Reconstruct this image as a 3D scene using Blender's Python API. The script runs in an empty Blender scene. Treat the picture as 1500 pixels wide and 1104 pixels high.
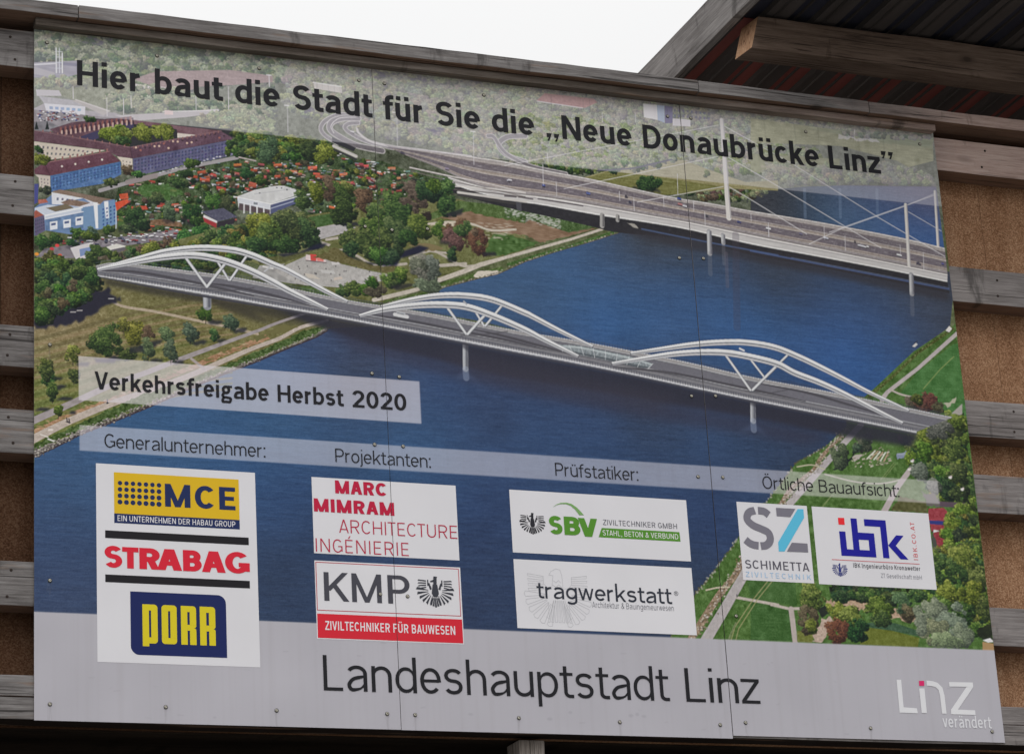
import bpy, math, random
import numpy as np

R = math.radians
C = bpy.context.scene.collection
scene = bpy.context.scene

# ------------------------------------------------------------------ camera
CAM = np.array([-2.29384852, -10.64252807, -2.44569482])
ROT = np.array([[0.92929457, -0.36485257, -0.05739516],     # rows: right, down, forward
                [0.07080452, 0.32850416, -0.94184486],
                [0.36248907, 0.87118747, 0.33111035]])
FOCAL = 4038.27
from mathutils import Matrix, Vector
cam_data = bpy.data.cameras.new('camera')
cam_data.sensor_width = 36.0
cam_data.lens = 36.0 * FOCAL / 1500.0
cam_data.clip_start = 0.1
cam_data.clip_end = 2000.0
cam = bpy.data.objects.new('camera', cam_data)
C.objects.link(cam)
m = Matrix.Identity(4)
for i in range(3):
    m[i][0] = ROT[0][i]; m[i][1] = -ROT[1][i]; m[i][2] = -ROT[2][i]; m[i][3] = CAM[i]
cam.matrix_world = m
scene.camera = cam

# ------------------------------------------------------------------ sky, sun, exposure (overcast)
SUN_EL, SUN_ROT = R(48), R(205)
world = bpy.data.worlds.new('World')
scene.world = world
world.use_nodes = True
wn = world.node_tree.nodes; wl = world.node_tree.links
sky = wn.new('ShaderNodeTexSky')
sky.sky_type = 'NISHITA'
sky.sun_disc = False
sky.sun_elevation = SUN_EL
sky.sun_rotation = SUN_ROT
sky.air_density = 1.0
sky.dust_density = 6.0
hs = wn.new('ShaderNodeHueSaturation')
hs.inputs['Saturation'].default_value = 0.10
wl.new(sky.outputs[0], hs.inputs['Color'])
cloud = wn.new('ShaderNodeMix')          # closed cloud deck over the clear-sky model
cloud.data_type = 'RGBA'
cloud.inputs['Factor'].default_value = 0.85
wl.new(hs.outputs[0], cloud.inputs['A'])
stc = wn.new('ShaderNodeTexCoord'); ssx = wn.new('ShaderNodeSeparateXYZ')
wl.new(stc.outputs['Generated'], ssx.inputs[0])
smr = wn.new('ShaderNodeMapRange')       # an overcast sky is three times as bright overhead as at the horizon
smr.inputs['From Min'].default_value = 0.0; smr.inputs['From Max'].default_value = 1.0
smr.inputs['To Min'].default_value = 3.6; smr.inputs['To Max'].default_value = 10.8
wl.new(ssx.outputs['Z'], smr.inputs['Value'])
wl.new(smr.outputs[0], cloud.inputs['B'])
wl.new(cloud.outputs['Result'], wn['Background'].inputs['Color'])
wn['Background'].inputs['Strength'].default_value = 0.15
sun_data = bpy.data.lights.new('sun', 'SUN')
sun_data.energy = 0.5
sun_data.angle = R(35)
sun_data.color = (1.0, 0.975, 0.95)
sun = bpy.data.objects.new('sun', sun_data)
C.objects.link(sun)
# the sun stands high in front of the board, a little to the left
sd = Vector((-0.45 * math.cos(SUN_EL), -0.9 * math.cos(SUN_EL), math.sin(SUN_EL))).normalized()
sun.rotation_euler = sd.to_track_quat('Z', 'Y').to_euler()
scene.view_settings.view_transform = 'Standard'
scene.view_settings.look = 'None'
scene.view_settings.exposure = 0.0
scene.view_settings.gamma = 1.0
LIGHT = 0.76          # how bright a white board face stands under this sky (print colours are divided by it)

BW, BH = 4.45, 3.05                 # board size
SEAM1, SEAM2 = 1.540, 3.074         # joints between the three panels

# ------------------------------------------------------------------ small helpers
def lin(c):
    c = np.asarray(c, float) / 255.0
    return np.where(c <= 0.04045, c / 12.92, ((c + 0.055) / 1.055) ** 2.4)

def board(p):
    """a measured point of the print -> metres on the board face (x right, z up)"""
    p = np.atleast_2d(np.asarray(p, float))
    d = np.stack([(p[:, 0] - 750) / FOCAL, (p[:, 1] - 552) / FOCAL, np.ones(len(p))], 1) @ ROT
    k = -CAM[1] / d[:, 1]
    q = CAM + d * k[:, None]
    return q[:, [0, 2]]

def tag(o, label, cat, group=None, kind=None):
    if label: o['label'] = label
    if cat: o['category'] = cat
    if group: o['group'] = group
    if kind: o['kind'] = kind
    return o

def empty(name, loc, label, cat):
    o = bpy.data.objects.new(name, None)
    o.location = loc
    o.empty_display_size = 0.2
    C.objects.link(o)
    return tag(o, label, cat)

def mesh_obj(name, verts, faces, mat, parent=None, smooth=False, bevel=0.0):
    me = bpy.data.meshes.new(name)
    me.from_pydata([tuple(v) for v in verts], [], faces)
    me.materials.append(mat)
    me.update()
    o = bpy.data.objects.new(name, me)
    C.objects.link(o)
    if parent is not None:
        o.parent = parent
        o.matrix_parent_inverse = Matrix.Translation(-parent.location)
    if smooth:
        for p in me.polygons: p.use_smooth = True
    if bevel:
        b = o.modifiers.new('bevel', 'BEVEL'); b.width = bevel; b.segments = 2; b.limit_method = 'ANGLE'
    return o

# ------------------------------------------------------------------ materials
def new_mat(name, rough=0.6, spec=0.3):
    mt = bpy.data.materials.new(name); mt.use_nodes = True
    b = mt.node_tree.nodes['Principled BSDF']
    b.inputs['Roughness'].default_value = rough
    b.inputs['Specular IOR Level'].default_value = spec
    return mt, mt.node_tree.nodes, mt.node_tree.links, b

_flat = {}
def ink(rgb, rough=0.5):
    """printed ink seen as rgb under the board's light, with a faint mottle"""
    key = tuple(rgb)
    if key in _flat: return _flat[key]
    mt, n, l, b = new_mat('ink_%02x%02x%02x' % key, rough, 0.15)
    a = np.clip(lin(rgb) / LIGHT, 0, 0.95)
    no = n.new('ShaderNodeTexNoise'); no.inputs['Scale'].default_value = 3.0; no.inputs['Detail'].default_value = 5
    tc = n.new('ShaderNodeTexCoord'); l.new(tc.outputs['Object'], no.inputs['Vector'])
    mx = n.new('ShaderNodeMix'); mx.data_type = 'RGBA'
    mx.inputs['A'].default_value = (*(a * 0.93), 1); mx.inputs['B'].default_value = (*np.clip(a * 1.06, 0, 0.97), 1)
    l.new(no.outputs['Fac'], mx.inputs['Factor']); l.new(mx.outputs['Result'], b.inputs['Base Color'])
    _flat[key] = mt
    return mt

def ramp(n, stops):
    r = n.new('ShaderNodeValToRGB')
    e = r.color_ramp.elements
    while len(e) < len(stops): e.new(0.5)
    for el, (p, c) in zip(e, stops):
        el.position = p; el.color = (*c, 1)
    return r

def wood(name, dark, mid, light, warm=None, seed=0.0, vertical=False, warm_x=(2.6, 5.0), under=None, bare=None):
    """weathered softwood: long grain, drying cracks, knots, darker stains; warm = colour where the roof kept it dry"""
    mt, n, l, b = new_mat(name, 0.85, 0.15)
    tc = n.new('ShaderNodeTexCoord'); oi = n.new('ShaderNodeObjectInfo')
    off = n.new('ShaderNodeVectorMath'); off.operation = 'ADD'
    sc_ = n.new('ShaderNodeVectorMath'); sc_.operation = 'SCALE'
    cb = n.new('ShaderNodeCombineXYZ')
    for k in range(3): l.new(oi.outputs['Random'], cb.inputs[k])
    l.new(cb.outputs[0], sc_.inputs[0]); sc_.inputs['Scale'].default_value = 37.0 + seed
    l.new(tc.outputs['Object'], off.inputs[0]); l.new(sc_.outputs[0], off.inputs[1])
    def mapped(s):
        mp = n.new('ShaderNodeMapping'); mp.inputs['Scale'].default_value = s if not vertical else (s[2], s[1], s[0])
        l.new(off.outputs[0], mp.inputs['Vector']); return mp
    def noise(s, scale, det=6, rough=0.6, dist=0.0):
        t = n.new('ShaderNodeTexNoise'); t.inputs['Scale'].default_value = scale; t.inputs['Detail'].default_value = det
        t.inputs['Roughness'].default_value = rough; t.inputs['Distortion'].default_value = dist
        l.new(mapped(s).outputs[0], t.inputs['Vector']); return t
    def math_(op, a, bb):
        q = n.new('ShaderNodeMath'); q.operation = op
        for i_, v in enumerate((a, bb)):
            if isinstance(v, (int, float)): q.inputs[i_].default_value = v
            else: l.new(v, q.inputs[i_])
        return q.outputs[0]
    grain = noise((1.0, 22, 22), 3.4, 10, 0.78, 0.35)
    patch = noise((1.0, 4, 4), 1.7, 5, 0.6)
    g = math_('ADD', math_('MULTIPLY', grain.outputs['Fac'], 0.62), math_('MULTIPLY', patch.outputs['Fac'], 0.38))
    rp = ramp(n, [(0.385, dark), (0.5, mid), (0.62, light)])
    l.new(g, rp.inputs['Fac'])
    col = rp.outputs['Color']
    if warm is not None:
        ge = n.new('ShaderNodeNewGeometry'); sx = n.new('ShaderNodeSeparateXYZ'); l.new(ge.outputs['Position'], sx.inputs[0])
        mr = n.new('ShaderNodeMapRange'); mr.inputs['From Min'].default_value = warm_x[0]; mr.inputs['From Max'].default_value = warm_x[1]
        l.new(math_('ADD', sx.outputs['X'], math_('MULTIPLY', patch.outputs['Fac'], 1.0)), mr.inputs['Value'])
        rp2 = ramp(n, [(0.36, warm[0]), (0.5, warm[1]), (0.64, warm[2])]); l.new(g, rp2.inputs['Fac'])
        mx = n.new('ShaderNodeMix'); mx.data_type = 'RGBA'
        l.new(mr.outputs[0], mx.inputs['Factor']); l.new(col, mx.inputs['A']); l.new(rp2.outputs['Color'], mx.inputs['B'])
        col = mx.outputs['Result']
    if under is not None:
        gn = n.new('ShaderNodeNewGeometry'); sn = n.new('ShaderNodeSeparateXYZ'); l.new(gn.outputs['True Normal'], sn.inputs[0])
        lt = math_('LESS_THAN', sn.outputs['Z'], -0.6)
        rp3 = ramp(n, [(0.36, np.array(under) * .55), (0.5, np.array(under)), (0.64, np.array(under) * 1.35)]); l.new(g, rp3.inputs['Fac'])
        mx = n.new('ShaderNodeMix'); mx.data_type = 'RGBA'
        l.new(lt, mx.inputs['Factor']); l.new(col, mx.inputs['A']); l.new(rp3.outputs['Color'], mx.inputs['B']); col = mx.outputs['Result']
    # rusty streaks of bare wood where splinters came off
    if bare is not None:
        ba = noise((0.8, 9, 9), 2.3, 4, 0.55, 0.3); bm = ramp(n, [(0.60, (0, 0, 0)), (0.68, (1, 1, 1))]); l.new(ba.outputs['Fac'], bm.inputs['Fac'])
        mx = n.new('ShaderNodeMix'); mx.data_type = 'RGBA'
        l.new(math_('MULTIPLY', bm.outputs['Color'], 0.55), mx.inputs['Factor']); l.new(col, mx.inputs['A']); mx.inputs['B'].default_value = (*bare, 1); col = mx.outputs['Result']
    # drying cracks
    cr = noise((0.55, 34, 34), 2.1, 3, 0.5, 0.6)
    cm = ramp(n, [(0.0, (1, 1, 1)), (0.335, (1, 1, 1)), (0.36, (0, 0, 0))]); l.new(cr.outputs['Fac'], cm.inputs['Fac'])
    # knots
    vo = n.new('ShaderNodeTexVoronoi'); vo.inputs['Scale'].default_value = 2.6; vo.inputs['Randomness'].default_value = 1.0
    l.new(mapped((1.0, 1.9, 1.9)).outputs[0], vo.inputs['Vector'])
    kn = ramp(n, [(0.0, (1, 1, 1)), (0.07, (0.9, 0.9, 0.9)), (0.10, (0.35, 0.35, 0.35)), (0.17, (0, 0, 0))]); l.new(vo.outputs['Distance'], kn.inputs['Fac'])
    # damp stains across the board
    stn = noise((5.0, 1.4, 1.4), 1.0, 5, 0.65, 0.4)
    sm = ramp(n, [(0.59, (0, 0, 0)), (0.66, (0.75, 0.75, 0.75))]); l.new(stn.outputs['Fac'], sm.inputs['Fac'])
    for f, amt in ((cm, 0.8), (kn, 0.75), (sm, 0.8)):
        mx = n.new('ShaderNodeMix'); mx.data_type = 'RGBA'
        l.new(math_('MULTIPLY', f.outputs['Color'], amt), mx.inputs['Factor'])
        l.new(col, mx.inputs['A']); mx.inputs['B'].default_value = (*(np.array(dark) * 0.42), 1)
        col = mx.outputs['Result']
    l.new(col, b.inputs['Base Color'])
    bp = n.new('ShaderNodeBump'); bp.inputs['Strength'].default_value = 0.5; bp.inputs['Distance'].default_value = 0.004
    l.new(math_('SUBTRACT', grain.outputs['Fac'], cm.outputs['Color']), bp.inputs['Height'])
    l.new(bp.outputs[0], b.inputs['Normal'])
    return mt

def chipboard(name):
    mt, n, l, b = new_mat(name, 0.9, 0.1)
    ge = n.new('ShaderNodeNewGeometry')
    def noise(scale, det, rough=0.6, s=(1, 1, 1)):
        mp = n.new('ShaderNodeMapping'); mp.inputs['Scale'].default_value = s; l.new(ge.outputs['Position'], mp.inputs['Vector'])
        t = n.new('ShaderNodeTexNoise'); t.inputs['Scale'].default_value = scale; t.inputs['Detail'].default_value = det
        t.inputs['Roughness'].default_value = rough; l.new(mp.outputs[0], t.inputs['Vector']); return t
    fine = noise(130, 4, 0.72); big = noise(2.2, 4); vert = noise(9, 3, 0.6, (1, 1, 0.25))
    vo = n.new('ShaderNodeTexVoronoi'); vo.inputs['Scale'].default_value = 190
    l.new(ge.outputs['Position'], vo.inputs['Vector'])
    sep = n.new('ShaderNodeSeparateColor'); l.new(vo.outputs['Color'], sep.inputs[0])
    def mth(op, a, bb):
        q = n.new('ShaderNodeMath'); q.operation = op
        for i_, v in enumerate((a, bb)):
            if isinstance(v, (int, float)): q.inputs[i_].default_value = v
            else: l.new(v, q.inputs[i_])
        return q.outputs[0]
    f = mth('ADD', mth('MULTIPLY', fine.outputs['Fac'], 0.50), mth('MULTIPLY', sep.outputs[0], 0.24))
    f = mth('ADD', f, mth('MULTIPLY', mth('ADD', big.outputs['Fac'], vert.outputs['Fac']), 0.27))
    rp = ramp(n, [(0.36, CHIP[0]), (0.62, CHIP[1]), (0.9, CHIP[2])]); l.new(f, rp.inputs['Fac'])
    # the colour darkens towards the left end
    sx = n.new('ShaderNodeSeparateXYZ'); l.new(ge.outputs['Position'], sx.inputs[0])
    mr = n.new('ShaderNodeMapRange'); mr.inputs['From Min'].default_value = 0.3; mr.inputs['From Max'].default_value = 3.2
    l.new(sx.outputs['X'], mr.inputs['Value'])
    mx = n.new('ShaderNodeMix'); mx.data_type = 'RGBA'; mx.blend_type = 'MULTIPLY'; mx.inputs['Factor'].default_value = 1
    rp2 = ramp(n, [(0.0, CHIP_LEFT), (1.0, (1, 1, 1))]); l.new(mr.outputs[0], rp2.inputs['Fac'])
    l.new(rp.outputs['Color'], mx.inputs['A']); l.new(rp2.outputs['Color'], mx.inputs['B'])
    l.new(mx.outputs['Result'], b.inputs['Base Color'])
    bp = n.new('ShaderNodeBump'); bp.inputs['Strength'].default_value = 0.35; bp.inputs['Distance'].default_value = 0.002
    l.new(f, bp.inputs['Height']); l.new(bp.outputs[0], b.inputs['Normal'])
    return mt

CHIP = ((0.09, 0.038, 0.018), (0.285, 0.150, 0.082), (0.57, 0.37, 0.235))
CHIP_LEFT = (0.28, 0.26, 0.26)
GREY = ((0.070, 0.062, 0.060), (0.172, 0.160, 0.157), (0.29, 0.275, 0.27))
WARM = ((0.24, 0.165, 0.143), (0.46, 0.34, 0.30), (0.60, 0.48, 0.43))
BARE = (0.24, 0.16, 0.115)
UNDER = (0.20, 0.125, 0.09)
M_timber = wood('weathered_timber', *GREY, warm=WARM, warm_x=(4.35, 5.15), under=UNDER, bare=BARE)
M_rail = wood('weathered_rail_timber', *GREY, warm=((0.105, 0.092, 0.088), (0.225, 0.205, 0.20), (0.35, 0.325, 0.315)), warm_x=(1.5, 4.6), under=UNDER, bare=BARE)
M_low = wood('weathered_low_rail_shaded_under', *GREY, warm=((0.105, 0.092, 0.088), (0.225, 0.205, 0.20), (0.35, 0.325, 0.315)), warm_x=(1.5, 4.6), under=(0.028, 0.02, 0.017), bare=BARE)  # underside near black: shade below the lowest rail put into its colour
M_post = wood('rough_post_timber', (0.10, 0.085, 0.07), (0.30, 0.265, 0.24), (0.48, 0.45, 0.42), vertical=True)
M_beam = wood('roof_beam_timber', (0.06, 0.042, 0.034), (0.165, 0.118, 0.092), (0.25, 0.185, 0.15))
M_barge = wood('barge_board_timber', (0.10, 0.09, 0.085), (0.22, 0.205, 0.20), (0.33, 0.31, 0.30))
M_strip = wood('strip_timber', (0.06, 0.048, 0.04), (0.135, 0.112, 0.095), (0.21, 0.18, 0.158), bare=BARE, warm=WARM, warm_x=(3.6, 5.6))
M_dark = wood('shade_dark_boards', (0.012, 0.009, 0.007), (0.028, 0.02, 0.015), (0.045, 0.032, 0.024))  # deep shade inside the store is put into the boards' near-black colour
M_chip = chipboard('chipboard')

# ------------------------------------------------------------------ boxes
def box_geo(x0, x1, y0, y1, z0, z1, nx=1, wob=0.0, rng=None):
    """a sawn timber; nx cuts along x let its edges wander a little"""
    v, f = [], []
    for i in range(nx + 1):
        x = x0 + (x1 - x0) * i / nx
        d = [(rng.uniform(-wob, wob) if rng and 0 < i < nx else 0.0) for _ in range(4)]
        v += [(x, y0 + d[0] * .4, z0 + d[1]), (x, y1, z0 + d[1]), (x, y1, z1 + d[2]), (x, y0 + d[3] * .4, z1 + d[2])]
    for i in range(nx):
        a = 4 * i; b_ = a + 4
        f += [(a, b_, b_ + 3, a + 3), (a + 3, b_ + 3, b_ + 2, a + 2), (a + 2, b_ + 2, b_ + 1, a + 1), (a + 1, b_ + 1, b_, a)]
    f += [(0, 3, 2, 1), (4 * nx, 4 * nx + 1, 4 * nx + 2, 4 * nx + 3)]
    return v, f

rngp = random.Random(4)
def timber(name, x0, x1, y0, y1, z0, z1, mat, parent, wob=0.002, cuts=24, bevel=0.003):
    v, f = box_geo(x0, x1, y0, y1, z0, z1, cuts, wob, rngp)
    return mesh_obj(name, v, f, mat, parent, bevel=bevel)

# ------------------------------------------------------------------ ground
def ground_mat():
    mt, n, l, b = new_mat('gravel', 0.95, 0.1)
    no = n.new('ShaderNodeTexNoise'); no.inputs['Scale'].default_value = 40; no.inputs['Detail'].default_value = 6
    rp = ramp(n, [(0.35, (0.12, 0.115, 0.105)), (0.65, (0.26, 0.25, 0.235))])
    ge = n.new('ShaderNodeNewGeometry'); l.new(ge.outputs['Position'], no.inputs['Vector'])
    l.new(no.outputs['Fac'], rp.inputs['Fac']); l.new(rp.outputs['Color'], b.inputs['Base Color'])
    return mt
GZ = float(CAM[2]) - 1.6
g = mesh_obj('ground', [(-600, -600, GZ), (600, -600, GZ), (600, 600, GZ), (-600, 600, GZ)], [(0, 1, 2, 3)], ground_mat())
tag(g, None, None, kind='structure')

# ------------------------------------------------------------------ timber wall that carries the board
YF = 0.008                      # front of the rails; the board is screwed onto them
YC = 0.125                      # face of the chipboard
WX0, WX1 = -1.6, 7.4
wall = tag(empty('timber_wall', (2.2, 0.13, GZ), 'tall brown chipboard wall with weathered grey horizontal rails behind the sign', 'wall'), None, None, kind='thing')
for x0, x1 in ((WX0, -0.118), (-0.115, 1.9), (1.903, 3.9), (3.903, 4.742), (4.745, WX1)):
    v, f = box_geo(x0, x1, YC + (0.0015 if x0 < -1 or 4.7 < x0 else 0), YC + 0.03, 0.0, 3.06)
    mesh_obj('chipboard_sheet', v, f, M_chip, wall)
for z0, z1 in ((2.850, 3.026), (2.163, 2.345), (1.481, 1.662), (1.105, 1.294), (0.464, 0.648)):
    timber('rail', WX0, WX1, YF, YC - 0.002, z0, z1, M_timber if z0 > 2.5 else M_rail, wall)
timber('rail', WX0, WX1, YF, YC - 0.002, 0.095, 0.181, M_rail, wall)
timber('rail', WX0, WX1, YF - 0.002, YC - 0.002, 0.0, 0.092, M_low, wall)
for x0, x1, dz in ((WX0, 0.175, 0.0), (0.178, 3.142, 0.001), (3.145, 4.055, 0.0), (4.058, WX1, -0.001)):
    timber('coping', x0, x1, -0.08 - dz, 0.26, 3.072 + dz, 3.133 + dz, M_timber, wall, wob=0.0016, cuts=max(6, int((x1 - x0) * 9)))
for px in (2.092, -1.35, 5.9):
    v, f = box_geo(px, px + 0.118, YF + 0.06, YF + 0.2, GZ, -0.016)
    mesh_obj('post', v, f, M_post, wall, bevel=0.004)
M_nail, _n, _l, _b = new_mat('rusty_nail', 0.8, 0.3); _b.inputs['Base Color'].default_value = (0.03, 0.02, 0.016, 1)
nv = [(r * math.cos(a), y, r * math.sin(a)) for r, y in ((0.0062, 0.002), (0.0062, -0.0012), (0.003, -0.002)) for a in np.linspace(0, 2 * math.pi, 11)[:-1]]
nf_ = [(10 * k + i, 10 * k + (i + 1) % 10, 10 * k + 10 + (i + 1) % 10, 10 * k + 10 + i) for k in range(2) for i in range(10)] + [tuple(range(20, 30))]
nme = None
for z0, z1 in ((2.850, 3.026), (2.163, 2.345), (1.481, 1.662), (1.105, 1.294), (0.464, 0.648)):
    for x in (-0.098, 4.722):
        for t in (0.24, 0.77):
            if nme is None: o = mesh_obj('nail', nv, nf_, M_nail, wall); nme = o.data
            else:
                o = bpy.data.objects.new('nail', nme); C.objects.link(o); o.parent = wall; o.matrix_parent_inverse = Matrix.Translation(-wall.location)
            o.location = (x + rngp.uniform(-.02, .02), YF, z0 + (z1 - z0) * t + rngp.uniform(-.01, .01))
# the dark store below and behind the wall
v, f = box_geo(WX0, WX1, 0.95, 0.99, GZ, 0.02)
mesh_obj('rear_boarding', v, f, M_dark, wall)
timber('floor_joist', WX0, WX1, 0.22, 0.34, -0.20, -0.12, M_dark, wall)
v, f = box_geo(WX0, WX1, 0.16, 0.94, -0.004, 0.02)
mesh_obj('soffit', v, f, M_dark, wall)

# ------------------------------------------------------------------ shed roof jutting out over the wall at the right
def sheet_mat(name, rgb, rough=0.55):
    mt, n, l, b = new_mat(name, rough, 0.25)
    no = n.new('ShaderNodeTexNoise'); no.inputs['Scale'].default_value = 5; no.inputs['Detail'].default_value = 6
    mp = n.new('ShaderNodeMapping'); mp.inputs['Scale'].default_value = (3, 0.4, 3)
    ge = n.new('ShaderNodeNewGeometry'); l.new(ge.outputs['Position'], mp.inputs['Vector']); l.new(mp.outputs[0], no.inputs['Vector'])
    rgb = np.array(rgb)
    rp = ramp(n, [(0.3, rgb * 0.8), (0.55, rgb), (0.8, rgb * 1.2)]); l.new(no.outputs['Fac'], rp.inputs['Fac'])
    l.new(rp.outputs['Color'], b.inputs['Base Color'])
    return mt
roof = empty('shed_roof', (5.5, 1.0, 3.33), 'dark shed roof of ribbed sheeting on a heavy beam, jutting over the wall', 'roof'); roof['kind'] = 'thing'
RX = 3.40
v, f = box_geo(RX - 0.04, RX, -0.85, 2.6, 3.485, 3.702)
v = [(x + rngp.uniform(-.002, .002), y, z) for x, y, z in v]
# barge board runs front to back: grain along y
def ybar(name, x0, x1, y0, y1, z0, z1, mat, parent, wob, cuts):
    v, f = box_geo(y0, y1, -x1, -x0, z0, z1, cuts, wob, rngp)
    o = mesh_obj(name, v, f, mat, None, bevel=0.003)
    o.rotation_euler = (0, 0, R(90))
    o.parent = parent; o.matrix_parent_inverse = Matrix.Translation(-parent.location)
    return o
M_end = wood('beam_end_grain', (0.20, 0.10, 0.055), (0.42, 0.24, 0.14), (0.55, 0.35, 0.22), vertical=True)
ybar('barge_board', RX - 0.045, RX, -0.85, 2.6, 3.487, 3.703, M_barge, roof, 0.003, 20)
bm_ = timber('beam', RX + 0.015, 9.0, -0.10, 0.045, 3.333, 3.505, M_beam, roof, wob=0.003, cuts=30)
for vv in bm_.data.vertices:
    if vv.co.x < RX + 0.02: vv.co.x += 0.05 * (vv.co.z - 3.333) / 0.172 + (0.02 if vv.co.y < 0 else 0)   # end sawn askew
bm_.data.materials.append(M_end); bm_.data.polygons[len(bm_.data.polygons) - 2].material_index = 1
timber('beam', RX + 0.03, 9.0, 2.2, 2.35, 3.333, 3.505, M_beam, roof, wob=0.003, cuts=8)
def sheeting(y0, y1, z, m_low, m_high, m_rib):
    """sheets in alternating bands, each with two small stiffening ribs and a step between bands"""
    prof, band = [], []
    x = RX + 0.004; k = 0
    while x < 9.0:
        d = 0.012 if k % 2 else 0.034
        prof += [(x, d), (x + 0.040, d), (x + 0.045, d - 0.007), (x + 0.053, d - 0.007), (x + 0.058, d), (x + 0.122, d)]
        band += [k % 2, 2, 2, 2, k % 2, 2]
        x += 0.131; k += 1
    v = []
    for y in (y0, y1):
        v += [(a, y, z + b_) for a, b_ in prof]
    nn = len(prof)
    f = [(i, i + 1, nn + i + 1, nn + i) for i in range(nn - 1)]
    o = mesh_obj('roof_sheet', v, f, m_low, roof)
    o.data.materials.append(m_high); o.data.materials.append(m_rib)
    for i, p in enumerate(o.data.polygons): p.material_index = band[i]
    so = o.modifiers.new('gauge', 'SOLIDIFY'); so.thickness = 0.0015; so.offset = 1
    return o
P_rib = sheet_mat('sheet_rib', (0.085, 0.072, 0.068))
sheeting(0.0, 2.7, 3.509, sheet_mat('sheet_rear_red', (0.28, 0.085, 0.075)), sheet_mat('sheet_charcoal', (0.085, 0.072, 0.070)), P_rib)  # rear bands alternate red and dark grey
sheeting(-0.85, 0.03, 3.513, sheet_mat('sheet_navy', (0.032, 0.034, 0.052)), sheet_mat('sheet_umber', (0.075, 0.066, 0.064)), sheet_mat('sheet_rib_dark', (0.05, 0.044, 0.042)))  # front bands alternate blue-black and dark brown
# the store under the roof: rear wall that closes the view beneath the sheets
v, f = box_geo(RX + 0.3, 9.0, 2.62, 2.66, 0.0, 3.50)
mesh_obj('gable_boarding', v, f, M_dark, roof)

# ------------------------------------------------------------------ the aerial picture printed on the board
S_ = 330.0                                   # print resolution: points per metre
PW, PH = int(round(BW * S_)) + 1, int(round(BH * S_)) + 1
rg = np.random.default_rng(11)

def B(pts):
    q = board(pts)
    return np.stack([q[:, 0] * S_, (BH - q[:, 1]) * S_], 1)

def smooth(pts, k=8):
    p = np.asarray(pts, float)
    if len(p) < 3: return p
    e = np.vstack([2 * p[0] - p[1], p, 2 * p[-1] - p[-2]])
    out = []
    for i in range(1, len(e) - 2):
        p0, p1, p2, p3 = e[i - 1:i + 3]
        for t in np.arange(k) / k:
            out.append(.5 * (2 * p1 + (p2 - p0) * t + (2 * p0 - 5 * p1 + 4 * p2 - p3) * t * t + (3 * p1 - p0 - 3 * p2 + p3) * t ** 3))
    out.append(p[-1])
    return np.array(out)

def upsample(a, h, w):
    ys = np.linspace(0, a.shape[0] - 1.001, h); xs = np.linspace(0, a.shape[1] - 1.001, w)
    yi = ys.astype(int); xi = xs.astype(int); fy = ys - yi; fx = xs - xi
    fy = fy * fy * (3 - 2 * fy); fx = fx * fx * (3 - 2 * fx)
    t = a[yi] * (1 - fy)[:, None] + a[yi + 1] * fy[:, None]
    return t[:, xi] * (1 - fx) + t[:, xi + 1] * fx
_nf = {}
def noise(sx, sy=None, seed=0):
    sy = sy or sx
    k = (sx, sy, seed)
    if k not in _nf:
        r_ = np.random.default_rng(int(sx * 131 + sy * 977 + seed * 31 + 5))
        a = r_.standard_normal((int(PH / sy) + 3, int(PW / sx) + 3))
        n_ = upsample(a, PH, PW)
        _nf[k] = (n_ / n_.std()).astype(np.float32)
    return _nf[k]

img = np.zeros((PH, PW, 3), np.float32)

def cover(P):
    """anti-aliased coverage of a polygon (print points) -> (y0, x0, mask)"""
    P = np.asarray(P, float)
    x0 = max(int(np.floor(P[:, 0].min())) - 1, 0); x1 = min(int(np.ceil(P[:, 0].max())) + 2, PW)
    y0 = max(int(np.floor(P[:, 1].min())) - 1, 0); y1 = min(int(np.ceil(P[:, 1].max())) + 2, PH)
    if x1 <= x0 or y1 <= y0: return None
    w, h = x1 - x0, y1 - y0; SS = 4
    A, Q = P, np.roll(P, -1, 0)
    mk = np.zeros((h, w), np.float32); ar = np.arange(w + 1, dtype=np.float32)
    for r in range(h * SS):
        y = y0 + (r + .5) / SS
        c = (A[:, 1] <= y) != (Q[:, 1] <= y)
        if not c.any(): continue
        a, q = A[c], Q[c]
        xs = np.sort(a[:, 0] + (y - a[:, 1]) / (q[:, 1] - a[:, 1]) * (q[:, 0] - a[:, 0])) - x0
        row = np.zeros(w, np.float32)
        for i in range(0, len(xs) - 1, 2):
            e = np.clip(ar, xs[i], xs[i + 1]); row += e[1:] - e[:-1]
        mk[r // SS] += row / SS
    return y0, x0, np.clip(mk, 0, 1)

def blur(a, r):
    for _ in range(2):
        for ax in (0, 1):
            k = int(r)
            if k < 1: continue
            pad = [(0, 0), (0, 0)]; pad[ax] = (k + 1, k)
            c = np.cumsum(np.pad(a, pad, mode='edge'), ax)
            n_ = a.shape[ax]
            sl1 = [slice(None)] * 2; sl0 = [slice(None)] * 2
            sl1[ax] = slice(2 * k + 1, 2 * k + 1 + n_); sl0[ax] = slice(0, n_)
            a = (c[tuple(sl1)] - c[tuple(sl0)]) / (2 * k + 1)
    return a

def put(cv, col, alpha=1.0, amp=()):
    if cv is None: return
    y0, x0, mk = cv
    h, w = mk.shape
    t = img[y0:y0 + h, x0:x0 + w]
    col = np.asarray(col, np.float32)
    if col.ndim == 3: src = col[y0:y0 + h, x0:x0 + w].copy()
    else: src = np.broadcast_to(col, (h, w, 3)).copy()
    for fld, a in amp:
        src += fld[y0:y0 + h, x0:x0 + w, None] * np.asarray(a, np.float32)
    mk = (mk * alpha)[..., None]
    t[...] = t * (1 - mk) + src * mk

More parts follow.
